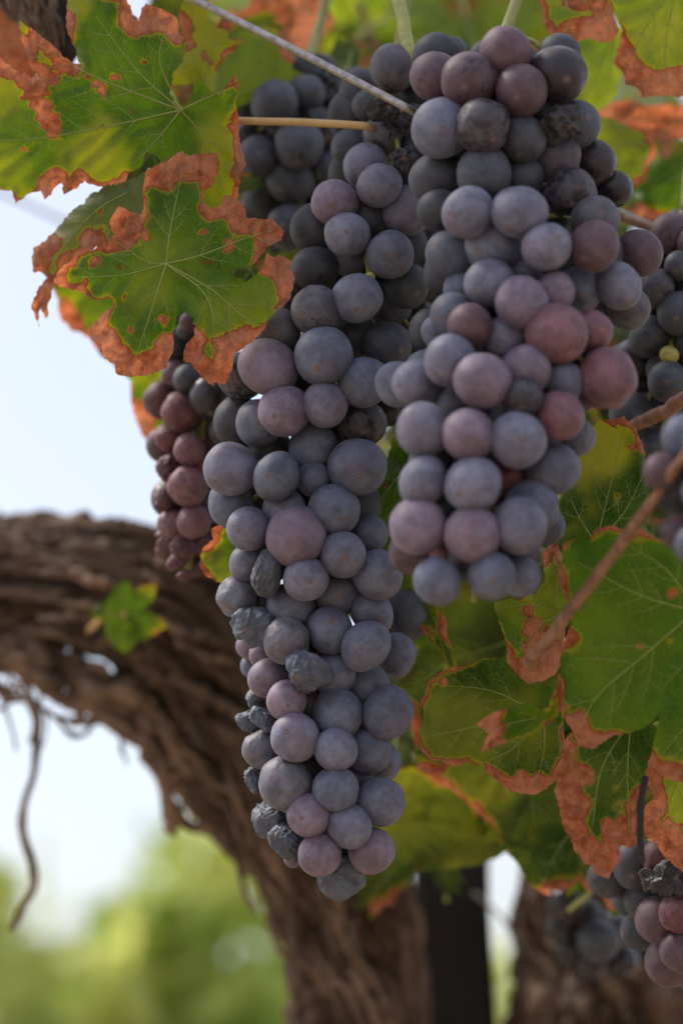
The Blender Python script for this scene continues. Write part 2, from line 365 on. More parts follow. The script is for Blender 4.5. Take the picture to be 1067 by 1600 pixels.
# main bunch, in focus, hanging left of the middle
A = [(419,574,43,'p'),(444,642,40,'p'),(360,733,40,'l'),(559,729,43,'b'),(463,838,44,'p'),(505,557,44,'b'),(568,598,38,'b'),(557,466,38,'b'),
 (522,796,39,'b'),(389,826,33,'l'),(535,866,36,'l'),(590,898,37,'b'),(478,905,34,'l'),(414,902,29,'x'),(371,933,31,'w'),(392,978,30,'x'),
 (448,1001,35,'w'),(571,1010,38,'b'),(479,1052,29,'x'),(448,1094,31,'p'),(606,1113,38,'b'),(462,1152,37,'l'),(525,1171,32,'l'),(446,1224,40,'w'),
 (524,1233,34,'b'),(594,1253,38,'b'),(483,1274,32,'p'),(546,1290,34,'l'),(500,1336,33,'p'),(580,1330,35,'p'),(422,1283,25,'x'),(444,1312,24,'x'),
 (508,632,34,'l'),(432,744,36,'b'),(493,485,37,'m'),(432,519,37,'m'),(592,290,35,'l'),(636,330,38,'l'),(609,398,35,'b'),(524,317,35,'p'),(571,260,34,'l'),(543,366,34,'l'),
 (378,587,38,'m',1),(406,661,35,'b',1),(489,697,37,'b',1),(565,662,37,'s',1),(491,750,27,'b',1),(361,789,35,'b',1),(445,797,34,'l',1),(575,835,29,'b',1),(387,879,29,'b',1),
 (527,928,34,'b',1),(455,947,36,'b',1),(515,985,36,'b',1),(580,957,33,'b',1),(420,1060,31,'p',1),(520,1052,34,'b',1),(575,1072,34,'b',1),(527,1115,38,'b',1),(574,1173,35,'b',1),
 (409,1171,29,'w',1),(525,1374,31,'x',1),(604,540,38,'d',1),(604,478,36,'d',2),(636,447,34,'d',1),(618,1024,31,'b',2),(596,1190,30,'b',2),(628,962,40,'d',3),(412,1022,22,'p',2),(392,1010,22,'p',2),(394,1040,18,'b',2),
 (403,1085,18,'x',1),(392,1128,16,'x',1),(414,1124,18,'x',1),(398,1222,16,'x',1),(457,1342,13,'p',2),(660,532,28,'d',1),(540,400,30,'b',2),(614,107,37,'m'),(599,210,32,'m',1),(549,232,30,'d',2),(576,165,24,'d',2),
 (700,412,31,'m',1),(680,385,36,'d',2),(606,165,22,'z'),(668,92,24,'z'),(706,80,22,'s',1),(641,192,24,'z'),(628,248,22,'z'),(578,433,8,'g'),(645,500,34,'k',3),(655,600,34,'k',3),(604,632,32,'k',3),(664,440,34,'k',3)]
axA = [(90,625,80),(250,600,90),(420,560,120),(560,510,150),(740,470,140),(900,490,135),(1050,510,120),(1200,510,108),(1330,520,90),(1400,525,50)]
bunch('long blue-grey bunch in sharp focus, a few shrivelled grapes down its left side', A, .715, -.00002, axA, .00016, 900, 3,
      'bunches of dark grapes hanging on the vine', top=[(625,60,.735),(632,0,.74),(628,-60,.75)])
# front bunch, nearer the camera, out of focus
B = [(754,197,41,'s'),(734,125,42,'v'),(814,142,41,'v'),(689,200,46,'b'),(789,82,38,'v'),(871,117,44,'k'),(681,120,38,'v',1),(816,217,36,'d',1),(864,248,42,'s',1),(884,187,30,'z'),
 (756,272,43,'d',1),(681,278,38,'d',2),(731,332,39,'l'),(811,331,40,'l'),(771,385,43,'b',1),(853,386,37,'l'),(927,385,38,'v'),(866,340,29,'d',2),(891,303,40,'s',1),(929,345,36,'m',1),(959,295,27,'k',2),(926,253,34,'k',2),
 (765,442,38,'l'),(814,472,39,'p'),(868,455,30,'p',1),(904,452,36,'b',2),(966,447,36,'l',1),(981,482,32,'m',2),(820,425,26,'b',2),(997,395,36,'v',1),(720,452,28,'b',2),
 (869,522,46,'q'),(734,510,34,'v'),(708,492,34,'b',1),(789,528,33,'l',1),(924,517,31,'q',1),(684,520,26,'b',2),(702,563,40,'l'),(754,595,43,'p'),(821,578,38,'p'),(816,622,30,'s'),(879,597,31,'b',1),
 (947,592,46,'q'),(652,600,37,'l',1),(621,600,33,'b',2),(709,630,26,'b',2),(661,672,41,'l'),(731,680,40,'p'),(809,688,43,'l'),(874,650,37,'q'),(900,683,28,'w',2),(862,732,40,'b',1),(661,752,38,'l'),
 (738,757,44,'l'),(829,790,38,'b',1),(653,822,42,'p'),(738,835,41,'p'),(811,822,42,'l'),(844,800,27,'b',2),(642,862,34,'v',2),(683,908,36,'b'),(769,900,36,'b'),(812,900,30,'b',1),(790,745,30,'e',2),
 (756,640,24,'d',3),(850,820,30,'d',2),(690,700,30,'d',3),(770,790,30,'e',3),(700,860,30,'e',2)]
axB = [(60,785,125),(250,795,155),(420,840,170),(560,800,180),(700,770,155),(820,745,130),(940,740,95)]
bunch('blurred purple-grey bunch nearest the camera, hanging right of the middle', B, .668, -.000055, axB, .00015, 420, 28,
      'bunches of dark grapes hanging on the vine', top=[(800,20,.70),(830,-60,.71)])
# dark bunch behind, upper left
D = [(429,162,35,'d'),(479,147,28,'d',1),(468,225,37,'d'),(403,245,31,'d'),(454,281,36,'d'),(452,356,35,'d'),(508,262,27,'d',1),(496,365,28,'d',1),(385,165,24,'d',1),(532,235,26,'d',2),
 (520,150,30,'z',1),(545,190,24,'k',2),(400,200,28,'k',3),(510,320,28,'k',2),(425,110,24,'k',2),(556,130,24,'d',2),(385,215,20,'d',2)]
bunch('small shaded black bunch behind the orange stalk, left of the main bunch', D, .80, 0, [(100,480,90),(200,470,110),(300,470,90),(390,475,60)], .00016, 200, 18,
      'bunches of dark grapes hanging on the vine', top=[(500,40,.82),(520,-50,.83)], kinds='dk')
# reddish shrivelled bunch behind, left edge
E = [(284,644,31,'e'),(330,620,34,'k'),(294,592,23,'d'),(275,585,22,'v',1),(266,683,23,'e'),(296,702,24,'q'),(313,727,24,'r'),(293,760,31,'q'),(270,818,23,'q'),(303,815,26,'q'),(327,793,23,'p',1),(357,672,29,'m'),
 (261,735,19,'y'),(256,784,14,'y'),(262,852,19,'y'),(284,872,18,'y'),(300,888,16,'y'),(268,838,16,'y',1),(310,850,22,'y',1),(330,860,18,'z',1),(297,503,16,'v'),(291,517,15,'d',1),(312,550,22,'d',1),(255,836,12,'y'),(285,850,16,'y'),
 (330,700,30,'e',2),(335,745,30,'d',2),(310,680,26,'e',2),(345,830,22,'z',2),(290,900,10,'y'),(325,660,26,'e',2),(300,640,26,'e',2),(280,722,20,'e',2)]
bunch('reddish half-dried bunch at the left, below the orange-edged leaf', E, .765, 0, [(490,310,60),(640,315,75),(780,305,65),(900,295,40)], .00016, 700, 16,
      'bunches of dark grapes hanging on the vine', kinds='evd', rmin=.005, rmax=.006)
# right edge, dark
Fb = [(1049,365,31,'v'),(1062,415,24,'d'),(1022,450,29,'s'),(1062,490,34,'d'),(1015,525,32,'d',1),(1044,597,32,'d'),(985,647,32,'d',1),(1022,697,24,'d',1),(1045,555,14,'g'),(1088,440,34,'d'),(1095,540,36,'d'),(1085,620,34,'b'),
 (1000,480,26,'d',2),(990,560,30,'d',2),(1090,380,30,'v'),(1025,640,30,'d',2),(1060,660,30,'d',2),(1005,600,24,'k',3)]
bunch('dark bunch cut by the right edge of the photo, behind the brown cane', Fb, .745, 0, [(330,1070,60),(450,1060,80),(600,1050,90),(720,1050,60)], .00016, 500, 14,
      'bunches of dark grapes hanging on the vine', kinds='dk', top=[(1080,200,.76)])
# near right edge, very close, blurred
Hb = [(1072,685,36,'b'),(1034,737,29,'v'),(1060,832,28,'v'),(1098,770,32,'b'),(1090,850,34,'b'),(1100,700,34,'d')]
bunch('three very blurred grapes poking in at the right edge, above the big green leaf', Hb, .605, 0, [(660,1095,50),(760,1095,60),(880,1095,40)], .00014, 700, 6,
      'bunches of dark grapes hanging on the vine')
# lower right
G = [(994,1350,38,'d'),(949,1372,30,'d',1),(1009,1405,34,'d',1),(1034,1342,30,'e'),(1029,1437,37,'v'),(1060,1427,30,'e'),(1046,1502,38,'v'),(1064,1487,32,'v'),(984,1402,28,'d',2),(1060,1375,28,'z'),(1020,1380,18,'z'),(1085,1390,34,'e'),(1090,1460,34,'v'),(1085,1520,30,'q'),(970,1345,26,'d',2),(1045,1400,26,'e',2)]
bunch('purple-red bunch in the lower right corner below the rust-edged leaves', G, .72, 0, [(1310,1040,60),(1400,1050,80),(1500,1070,60),(1545,1070,36)], .00016, 1400, 12,
      'bunches of dark grapes hanging on the vine', kinds='ed', top=[(1002,1270,.72)])
J = [(884,1412,30,'k'),(934,1470,32,'d'),(895,1482,28,'k'),(968,1500,28,'k'),(915,1432,26,'k'),(960,1455,28,'d'),(925,1505,24,'k'),(875,1450,24,'k')]
bunch('shadowed bunch far back in the lower right, in front of the second trunk', J, .88, 0, [(1400,910,50),(1460,925,60),(1520,930,36)], .00016, 1450, 6,
      'bunches of dark grapes hanging on the vine', kinds='dk')

# ------------------------------------------------------------------ leaves
def densify(o, step, jit, seed):
    r_ = random.Random(seed); out = []; n = len(o)
    for i in range(n):
        a = o[i]; b = o[(i+1) % n]; L = math.hypot(b[0]-a[0], b[1]-a[1]); k = max(1, int(L/step)); nx, ny = (b[1]-a[1])/(L+1e-6), -(b[0]-a[0])/(L+1e-6)
        bow = r_.uniform(-.5, 1.)*min(L*.10, 5)
        for j in range(k):
            t = j/k; w = a[2]*(1-t)+b[2]*t; q = (r_.uniform(-1, 1)*jit if j else 0)+bow*math.sin(math.pi*t)
            out.append((a[0]+(b[0]-a[0])*t+nx*q, a[1]+(b[1]-a[1])*t+ny*q, w))
    return out
def inside(px, py, o):
    x = np.asarray(px)[:, None]; y = np.asarray(py)[:, None]; ox = o[:, 0][None]; oy = o[:, 1][None]; qx = np.roll(ox, -1, 1); qy = np.roll(oy, -1, 1)
    c = ((oy > y) != (qy > y)) & (x < (qx-ox)*(y-oy)/(qy-oy+1e-12)+ox)
    return c.sum(1) % 2 == 1
def seg_dist(px, py, a, b):
    p = np.stack([px, py], -1)[:, None]; a = a[None]; b = b[None]; ab = b-a
    t = np.clip(((p-a)*ab).sum(-1)/((ab**2).sum(-1)+1e-9), 0, 1); d = np.linalg.norm(p-(a+ab*t[..., None]), axis=-1)
    return d, t
def leaf_geometry(outline, centre, tips, blobs=(), step=5., jit=1.6, seed=1, surf=None, vw=2.0, sec=True, shape=None):
    """flat outline (x,y,dry width) -> blade verts/faces/dry + vein verts/faces; surf(x,y,off) maps to 3D"""
    o3 = densify([(p[0], p[1], p[2] if len(p) > 2 else 0) for p in outline], step, jit, seed); o = np.array(o3)
    xs = np.arange(o[:, 0].min(), o[:, 0].max(), step); ys = np.arange(o[:, 1].min(), o[:, 1].max(), step*.87)
    gx, gy = np.meshgrid(xs, ys); gx[1::2] += step/2; gx = gx.ravel()+rng.uniform(-.5, .5, gx.size)*step*.25; gy = gy.ravel()
    k = inside(gx, gy, o); gx, gy = gx[k], gy[k]
    a = o[:, :2]; b = np.roll(a, -1, 0); d, t = seg_dist(gx, gy, a, b); k = d.min(1) > step*.45; gx, gy = gx[k], gy[k]
    pts = [Vector((p[0], p[1])) for p in o]+[Vector((x, y)) for x, y in zip(gx, gy)]
    n = len(o); vv, ee, ff = delaunay_2d_cdt(pts, [(i, (i+1) % n) for i in range(n)], [], 2, 1e-4)[:3]
    X = np.array([v.x for v in vv]); Y = np.array([v.y for v in vv])
    cx = np.array([(X[f[0]]+X[f[1]]+X[f[2]])/3 for f in ff]); cy = np.array([(Y[f[0]]+Y[f[1]]+Y[f[2]])/3 for f in ff]); kk = inside(cx, cy, o)
    ff = [f for f, q in zip(ff, kk) if q]
    d, t = seg_dist(X, Y, a, b); w = o[:, 2][None]*(1-t)+np.roll(o[:, 2], -1)[None]*t
    lo = noise(np.stack([X/38., Y/38., np.full_like(X, seed*2.3)], -1))[:, None]; w = np.where(w < 24, w*(1+1.1*lo)-2.0, w*(1+.25*lo))
    val = ((w-d)/34+.5*(w > 1)).max(1); dist = d.min(1)
    wx = X+7*noise(np.stack([X/11., Y/11., np.full_like(X, seed*1.3)], -1)); wy = Y+7*noise(np.stack([X/11., Y/11., np.full_like(X, seed*1.3+40)], -1))
    for (bx, by, br) in blobs: val = np.maximum(val, .5+(br-np.hypot(wx-bx, wy-by))/18)
    dry = np.clip(val, 0, 1)
    # veins
    lines = []
    cx0, cy0 = centre; rv = random.Random(seed+5)
    for tp in tips:
        pts_ = [centre]+([tp] if isinstance(tp[0], (int, float)) else list(tp)); L = sum(math.dist(pts_[i], pts_[i+1]) for i in range(len(pts_)-1))
        if len(pts_) == 2:
            mx, my = (pts_[0][0]+pts_[1][0])/2, (pts_[0][1]+pts_[1][1])/2; s = rv.uniform(-.05, .05); dx, dy = pts_[1][0]-pts_[0][0], pts_[1][1]-pts_[0][1]
            pts_ = [pts_[0], (mx-dy*s, my+dx*s), pts_[1]]
        c = spline(pts_, max(6, int(L/8))); lines.append((c, vw*1.15, L))
        if sec:
            m = max(2, int(L/46))
            for i in range(1, m+1):
                fr = .16+.84*i/(m+1); ci = c[int(fr*(len(c)-1))]; cj = c[min(len(c)-1, int(fr*(len(c)-1))+1)]; tx, ty = cj[0]-ci[0], cj[1]-ci[1]; tl = math.hypot(tx, ty)+1e-6; tx /= tl; ty /= tl
                for sg in (1, -1):
                    if rv.random() < .2: continue
                    an = sg*R(rv.uniform(38, 55)); ux, uy = tx*math.cos(an)-ty*math.sin(an), tx*math.sin(an)+ty*math.cos(an)
                    L2 = L*rv.uniform(.30, .46)*(1-fr*.55); pp = []
                    for q in range(12):
                        s = q/11*L2; bend = -sg*s*s/L2*.16; pp.append((ci[0]+ux*s-uy*bend, ci[1]+uy*s+ux*bend))
                    pp = np.array(pp); ok = inside(pp[:, 0], pp[:, 1], o); e = 12 if ok.all() else int(np.argmin(ok))
                    if e > 4:
                        lines.append((pp[:e], vw*.44, L2))
                        for q in (4, 7):
                            if q < e-2:
                                for s3 in (1, -1):
                                    an3 = s3*R(rv.uniform(40, 60)); vx, vy = ux*math.cos(an3)-uy*math.sin(an3), ux*math.sin(an3)+uy*math.cos(an3); L3 = L2*rv.uniform(.25, .4)
                                    p3 = np.array([(pp[q][0]+vx*L3*u/5, pp[q][1]+vy*L3*u/5) for u in range(6)]); ok = inside(p3[:, 0], p3[:, 1], o)
                                    if ok.all(): lines.append((p3, vw*.2, L3))
    main = [l for l in lines if l[1] >= vw*.4]
    va = np.vstack([l[0][:-1] for l in main]); vb = np.vstack([l[0][1:] for l in main])
    def off(x, y, dr=None, ds=None):
        dv = seg_dist(x, y, va, vb)[0].min(1)
        q = np.stack([x/46., y/46., np.full_like(x, seed*3.1)], -1); puff = np.clip(dv/14, 0, 1)**1.5
        h = .0011*puff+.0012*fbm(q, 2)
        if dr is not None:
            cr = np.clip((dr-.35)*2.2, 0, 1); h = h+cr*(.0016*ridged(np.stack([x/19., y/19., np.full_like(x, seed*1.7)], -1), 3))
        return h
    H = off(X, Y, dry)
    H = H+.0045*np.clip(1-dist/30, 0, 1)**1.6*(fbm(np.stack([X/52., Y/52., np.full_like(X, seed*4.7)], -1), 2)*2.2) if step < 8 else H
    if shape is not None: H = H+shape(X, Y, dist)
    V = surf(X, Y, H)
    parts = []
    for c, wd, L in lines:
        x, y = c[:, 0], c[:, 1]
        dd = seg_dist(x, y, np.stack([X, Y], -1), np.stack([X, Y], -1)+1e-6)[0]; j = np.argmin(dd, 1); j3 = np.argsort(dd, 1)[:, :3]
        wt = 1/(np.take_along_axis(dd, j3, 1)+.2); hh = (H[j3]*wt).sum(1)/wt.sum(1)
        cc = surf(x, y, hh-.00006)
        rad = np.linspace(1, .35, len(c))*wd*.5*SC(x, y, surf); parts.append(tube(cc, rad, 5, caps=False))
    return V, ff, dry, join(parts)
def SC(x, y, surf): 
    a = surf(np.array([x[0]]), np.array([y[0]]), np.array([0.])); b = surf(np.array([x[0]+1]), np.array([y[0]]), np.array([0.])); c_ = surf(np.array([x[0]]), np.array([y[0]+1]), np.array([0.]))
    return min(np.linalg.norm(a-b), np.linalg.norm(a-c_))
def blade_mesh(V, ff, dry):
    me = mesh_np('blade', V, ff, LEAF); at = me.attributes.new('dry', 'FLOAT', 'POINT'); at.data.foreach_set('value', dry.astype(np.float32)); return me
GREENS = {'mid': (.056, .132, .010), 'deep': (.026, .070, .008), 'light': (.14, .22, .03), 'pale': (.10, .135, .06), 'yellow': (.17, .20, .03), 'shade': (.035, .06, .015)}  # 'shade' paints the dimness of the inner vine into the leaf green
def traced(label, outline, centre, tips, d0, gx=0., gy=0., green='mid', yel=.3, blobs=(), step=5., jit=1.6, vw=2.2, seed=1, petiole=None, sec=True, shape=None, group='leaves of the vine', veinmat=None):
    """gx, gy: depth change in metres per 100 picture units"""
    cx, cy = centre
    def surf(x, y, h): return P(x, y, d0+gx*(x-cx)/100+gy*(y-cy)/100+h)
    V, ff, dry, (vv, vf) = leaf_geometry(outline, centre, tips, blobs, step, jit, seed, surf, vw, sec, shape)
    base = P(cx, cy, d0); root = empty('vine_leaf', base); tag(root, label, 'leaf', group)
    g = GREENS[green]
    obj('blade', blade_mesh(V-base, ff, dry), root, color=(*g, yel))
    obj('vein', mesh_np('vein', vv-base, vf, veinmat or VEIN), root)
    if petiole:
        pts = [P(cx, cy, d0)-base]+[P(*p[:3])-base for p in petiole]; v, f = tube(spline(pts, 24), np.linspace(.0012, .0013, 24), 10)
        obj('petiole', mesh_np('petiole', v, f, PETI), root)
    return root

traced('big green leaf with rust-brown tips and red blotches at the upper left',
 [(103,-14,22),(150,-20,22),(195,-6,22),(207,22,22),(217,34,24),(221,18,30),(228,5,38),(252,13,42),(275,27,34),(279,50,24),(292,64,10),(291,78,3),(280,102,0),(269,120,0),(265,145,0),(270,160,0),(283,170,0),(293,161),(302,140),(314,124),(330,144),(346,151,6),(356,132,12),(370,116,14),(369,165,12),(373,212,12),(385,256,14),(374,275,10),(372,300,8),(366,328,8),(330,326,0),(290,290),(262,262,0),(240,238,0),(228,238,0),(222,260),(203,268,6),(199,277,14),(193,291,16),(150,290,22),(133,282,22),(100,304,22),(97,286,18),(82,300,20),(70,312,22),(64,298,20),(50,301,18),(25,319,22),(19,297,18),(0,296,14),(-40,285,14),(-70,220,10),(-60,140,10),(-20,92,14),(0,88,16),(12,100,18),(22,108,20),(50,122,20),(60,118,14),(48,104,10),(40,78,18),(30,29,22),(50,44,20),(66,58,18),(84,72,16),(100,90,14),(114,98,10),(127,100,4),(120,84,3),(112,62,6),(104,30,16)],
 (283,172), [[(190,193),(70,215),(-30,222)], [(215,110),(150,25)], [(150,120),(60,70)], [(250,95),(262,40)], [(245,220),(205,262)], [(318,215),(352,300)], [(330,150),(362,140)]],
 .712, gx=-.004, gy=.003, green='mid', yel=.55, blobs=[(78,182,14),(84,200,13),(66,164,16),(52,140,18),(45,120,22),(88,123,9),(146,130,10),(156,142,7),(134,120,6),(183,122,7),(44,229,5),(228,92,5)], step=4.2, jit=1.6, vw=3.0, seed=3,
 petiole=[(300,178,.718),(365,188,.722),(470,191,.722),(560,196,.718),(585,200,.722)])

traced('green leaf with wide orange dead edges below the big one, overlapping the main bunch',
 [(228,268,22),(245,258,34),(262,252,40),(285,235,44),(298,244,42),(312,239,44),(340,238,44),(343,266,30),(333,290,24),(316,298,16),(318,318,16),(330,326,14),(346,319,16),(351,305,22),(366,306,26),(380,320,28),(386,340,28),(404,342,30),(425,341,34),(444,360,34),(440,376,30),(415,388,22),(404,405,12),(388,418,8),(370,419,3),(364,432,0),(384,441,0),(402,426,0),(412,414,4),(417,394,16),(428,402,22),(436,398,24),(458,407,26),(452,420,26),(461,436,26),(455,462,20),(446,474,6),(434,483,2),(418,500,0),(398,530,14),(384,540,22),(366,552,36),(352,600,44),(335,598,44),(334,604,44),(320,592,40),(310,582,34),(300,568,28),(287,563,24),(290,544,24),(303,526,12),(306,510,2),(301,495,0),(288,487,0),(276,495,0),(270,518,3),(271,548,22),(262,574,32),(240,585,32),(220,587,32),(181,583,30),(181,570,30),(164,560,30),(160,537,26),(146,532,26),(140,512,22),(158,495,14),(179,476,8),(176,466,3),(148,468,8),(128,456,10),(102,450,14),(84,440,16),(100,414,14),(126,398,8),(150,388,4),(170,384,10),(178,366,26),(172,345,36),(186,322,36),(205,332,30),(222,334,20),(226,316,6),(223,300,10),(226,282,16)],
 (260,412), [[(330,452),(400,505),(440,478)], [(240,475),(212,560)], [(190,430),(110,432)], [(310,400),(385,372),(425,360)], [(268,350),(285,270)], [(228,408),(180,376)], [(326,470),(338,590)]],
 .690, gx=.002, gy=-.004, green='mid', yel=.25, blobs=[(197,464,7),(256,500,6),(256,508,4),(148,408,8),(136,441,6),(355,385,9),(318,362,6),(205,365,22),(200,380,12),(227,368,8),(330,310,8),(205,512,5)], step=4.0, jit=1.5, vw=2.8, seed=8)

traced('curled leaf with grey-green underside, its dry pink edge against the sky',
 [(240,262,0),(210,278,0),(165,290,0),(140,305,0),(118,325,0),(100,345,0),(84,364,10),(66,378,30),(52,387,30),(51,424,24),(66,426,20),(74,434,16),(60,452,24),(49,478,20),(55,492,16),(62,512,12),(65,482,14),(73,498,12),(78,470,16),(84,450,20),(96,440,22),(108,427,24),(128,410,26),(140,406,26),(152,384,28),(150,392,28),(162,404,26),(190,402,10),(240,380,0),(275,320,0),(285,270,0),(262,245,0)],
 (200,300), [[(150,330),(105,380),(72,430)]], .714, gx=-.010, gy=.006, green='pale', yel=.1, step=4.2, jit=2.0, vw=2.2, seed=12, blobs=[(160,330,4)], shape=lambda X, Y, d: -.004*np.clip((Y-300-(240-X)*.55)/60, -1, 1))
traced('yellow-green leaf with brown rim hanging behind the orange-edged leaf',
 [(72,428,14),(92,470,18),(96,500,20),(115,518,22),(140,528,22),(158,556,18),(185,580,10),(203,592,3),(205,610,10),(208,640,16),(212,658,20),(222,680,22),(234,694,22),(246,692,20),(258,668,12),(285,640,0),(330,600,0),(330,500,0),(260,440,0),(160,420,0)],
 (255,470), [[(190,480),(120,500)], [(245,560),(232,670)], [(215,530),(200,580)]], .815, gx=0, gy=.002, green='mid', yel=.45, step=5.5, seed=16, blobs=[(225,655,10),(215,630,6)])
traced('small leaf tip with brown rim sticking out left of the main bunch above the trunk',
 [(372,812,0),(350,818,5),(338,822,12),(330,828,16),(334,842,6),(322,852,10),(313,868,14),(312,884,15),(322,900,10),(338,910,5),(352,914,3),(400,915,0),(430,870,0),(410,820,0)],
 (400,865), [[(360,868),(325,875)], [(365,845),(340,832)], [(365,885),(345,903)]], .722, green='mid', yel=.3, step=4., vw=1.4, seed=19)
traced('plain green leaf hanging between the two large bunches',
 [(645,650),(612,685),(590,740),(562,790),(575,830),(605,875),(630,930),(650,965,3),(672,1000,3),(690,1030,5),(708,1052,12),(713,1045,8),(704,1010,6),(698,970,6),(686,940,3),(720,910),(770,830),(740,700)],
 (660,700), [[(640,790),(665,920),(700,1040)], [(610,760),(585,790)], [(680,780),(700,860)]], .738, gx=0, gy=-.002, green='deep', yel=.3, step=6, seed=22)
traced('dark green leaf with a yellow tip beside the brown cane at the right',
 [(974,650,10),(955,655,8),(934,656,5),(920,680,0),(900,715),(880,752),(862,800),(855,850),(900,862),(960,840),(1000,808),(1016,778),(1012,730,4),(1004,695,6),(992,668,8)],
 (930,850), [[(950,770),(975,665)], [(900,800),(890,770)], [(975,800),(1005,740)]], .700, gx=0, gy=-.003, green='deep', yel=.75, step=6, seed=25, blobs=[(965,780,8),(1000,810,5),(985,700,4)])
traced('large smooth green leaf cut by the right edge, behind the slanting brown twig',
 [(934,824,16),(950,822,14),(960,821,14),(984,834,10),(1002,825,16),(1030,842,6),(1067,862),(1120,890),(1150,1000),(1135,1150),(1110,1215,8),(1075,1228,20),(1040,1216,22),(1022,1200,8),(1020,1160,0),(1034,1108,0),(1018,1128,0),(999,1140,3),(980,1146,5),(959,1148,14),(924,1171,26),(904,1165,28),(890,1135,22),(879,1112,12),(886,1085,0),(884,1060),(876,1040,4),(876,1010,14),(886,990,14),(893,975,2),(888,945,4),(880,925,8),(872,905,8),(878,870,6),(884,846,6),(904,836,3),(920,848,3)],
 (1085,955), [[(1010,1020),(935,1085),(905,1140)], [(1000,930),(905,880)], [(1080,1080),(1062,1210)], [(1040,890),(960,840)], [(1120,1000),(1145,1080)]],
 .648, gx=-.003, gy=.002, green='mid', yel=.1, blobs=[(1050,925,8),(1046,1005,5),(1000,1010,6)], step=6, vw=3.0, seed=28, jit=1.2)
traced('torn leaf with a broad rust-brown patch below the front bunch, where the twig ends',
 [(771,942,0),(778,965,4),(786,990,12),(792,1035,16),(805,1052,18),(826,1070,20),(850,1064,18),(866,1055,16),(882,1025,14),(882,990,6),(890,950,4),(902,915,16),(894,882,16),(869,846,14),(846,864,20),(848,888,12),(852,905,2),(834,930,4),(826,925,14),(812,935,12),(800,935,3)],
 (880,960), [[(840,980),(800,1040)], [(830,945),(785,950)], [(870,920),(868,870)]], .682, green='mid', yel=.3, blobs=[(826,955,13),(835,985,20),(845,1015,30),(830,1045,26),(865,1035,22)], step=5, seed=31)
traced('green leaf with nibbled brown corner right of the lower main bunch',
 [(679,1058,10),(690,1050,6),(709,1046,4),(749,1031,3),(784,1027,2),(800,1042,4),(816,1058,10),(834,1072),(864,1074,3),(875,1110),(884,1160,6),(880,1200,10),(862,1225,22),(830,1242,28),(795,1236,24),(770,1215,12),(754,1194,10),(732,1190,6),(709,1197,12),(690,1188,8),(669,1184,10),(658,1172,10),(655,1148,12),(662,1125,4),(661,1108,4),(657,1095,16),(664,1086,14),(668,1066,14)],
 (850,1120), [[(770,1080),(680,1070)], [(770,1130),(675,1150)], [(800,1170),(760,1190)], [(850,1170),(838,1220)]], .690, gy=-.003, green='deep', yel=.3, blobs=[(690,1068,7),(815,1222,20),(840,1225,18)], step=5, seed=34, vw=2.)
traced('small curled leaf with a pale dead tip lying over the nibbled green leaf',
 [(744,1131,20),(762,1120,20),(779,1110,16),(794,1105,5),(829,1100,3),(845,1110,3),(857,1104,6),(864,1084,10),(872,1050,6),(880,1062,8),(880,1095,10),(866,1126,10),(829,1150,10),(804,1156,10),(784,1161,14),(750,1176,18),(757,1158,18),(764,1146,18)],
 (868,1078), [[(850,1115),(800,1130),(760,1145)]], .662, gx=.004, green='mid', yel=.2, blobs=[(775,1140,14)], step=4.5, seed=37, shape=lambda X, Y, d: .004*np.clip((d-8)/10, -1, 1))
traced('dark leaf with a very broad crinkled tan edge hanging over the lower right bunch',
 [(886,1150,12),(878,1175,26),(866,1200,34),(869,1222,40),(866,1240,42),(874,1272,42),(884,1300,42),(896,1328,42),(914,1350,42),(922,1352,40),(930,1364,36),(950,1373,34),(958,1360,34),(966,1348,34),(968,1322,34),(982,1324,34),(996,1322,34),(996,1285,28),(994,1250,22),(1009,1225,8),(1016,1180,0),(1034,1140,0),(1000,1110),(950,1112),(910,1130)],
 (985,1125), [[(940,1200),(925,1290)], [(980,1200),(982,1300)], [(910,1160),(880,1200)]], .672, gx=-.002, gy=-.003, green='deep', yel=.1, step=4.6, seed=41, blobs=[(905,1210,20),(958,1300,26),(990,1265,14)])
traced('green leaf with thick orange-brown lobes at the right edge above the lower right bunch',
 [(1009,1178,14),(1008,1205,18),(1010,1222,18),(1020,1246,12),(1006,1262,34),(1004,1285,36),(1008,1306,36),(1034,1334,36),(1050,1350,36),(1069,1366,36),(1110,1385,30),(1150,1350,10),(1150,1200),(1100,1130),(1050,1110),(1020,1130)],
 (1110,1170), [[(1060,1220),(1030,1300)], [(1050,1170),(1015,1190)], [(1100,1260),(1090,1350)]], .690, green='light', yel=.4, step=5, seed=44, blobs=[(1045,1305,26)])
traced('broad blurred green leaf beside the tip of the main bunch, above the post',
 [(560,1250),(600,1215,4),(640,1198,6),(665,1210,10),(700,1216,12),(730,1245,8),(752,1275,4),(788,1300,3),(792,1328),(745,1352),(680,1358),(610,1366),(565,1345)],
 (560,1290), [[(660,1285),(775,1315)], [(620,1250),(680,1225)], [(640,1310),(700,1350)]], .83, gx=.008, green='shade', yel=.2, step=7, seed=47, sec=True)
traced('tiny star-shaped green leaf growing out of the old trunk',
 [(165,940,0),(178,920,0),(192,908),(205,912),(206,928),(224,915,3),(243,912,5),(238,938),(224,950),(250,965,2),(264,978,4),(236,994,1),(216,1000),(197,1022,4),(178,1010),(165,990),(168,968),(150,968,14),(138,955,6)],
 (195,960), [(195,915),(238,920),(255,976),(194,1015),(150,958)], .862, gy=.02, green='deep', yel=.1, step=5, seed=50, vw=2, petiole=[(186,940,.872),(165,960,.884),(140,985,.90)])
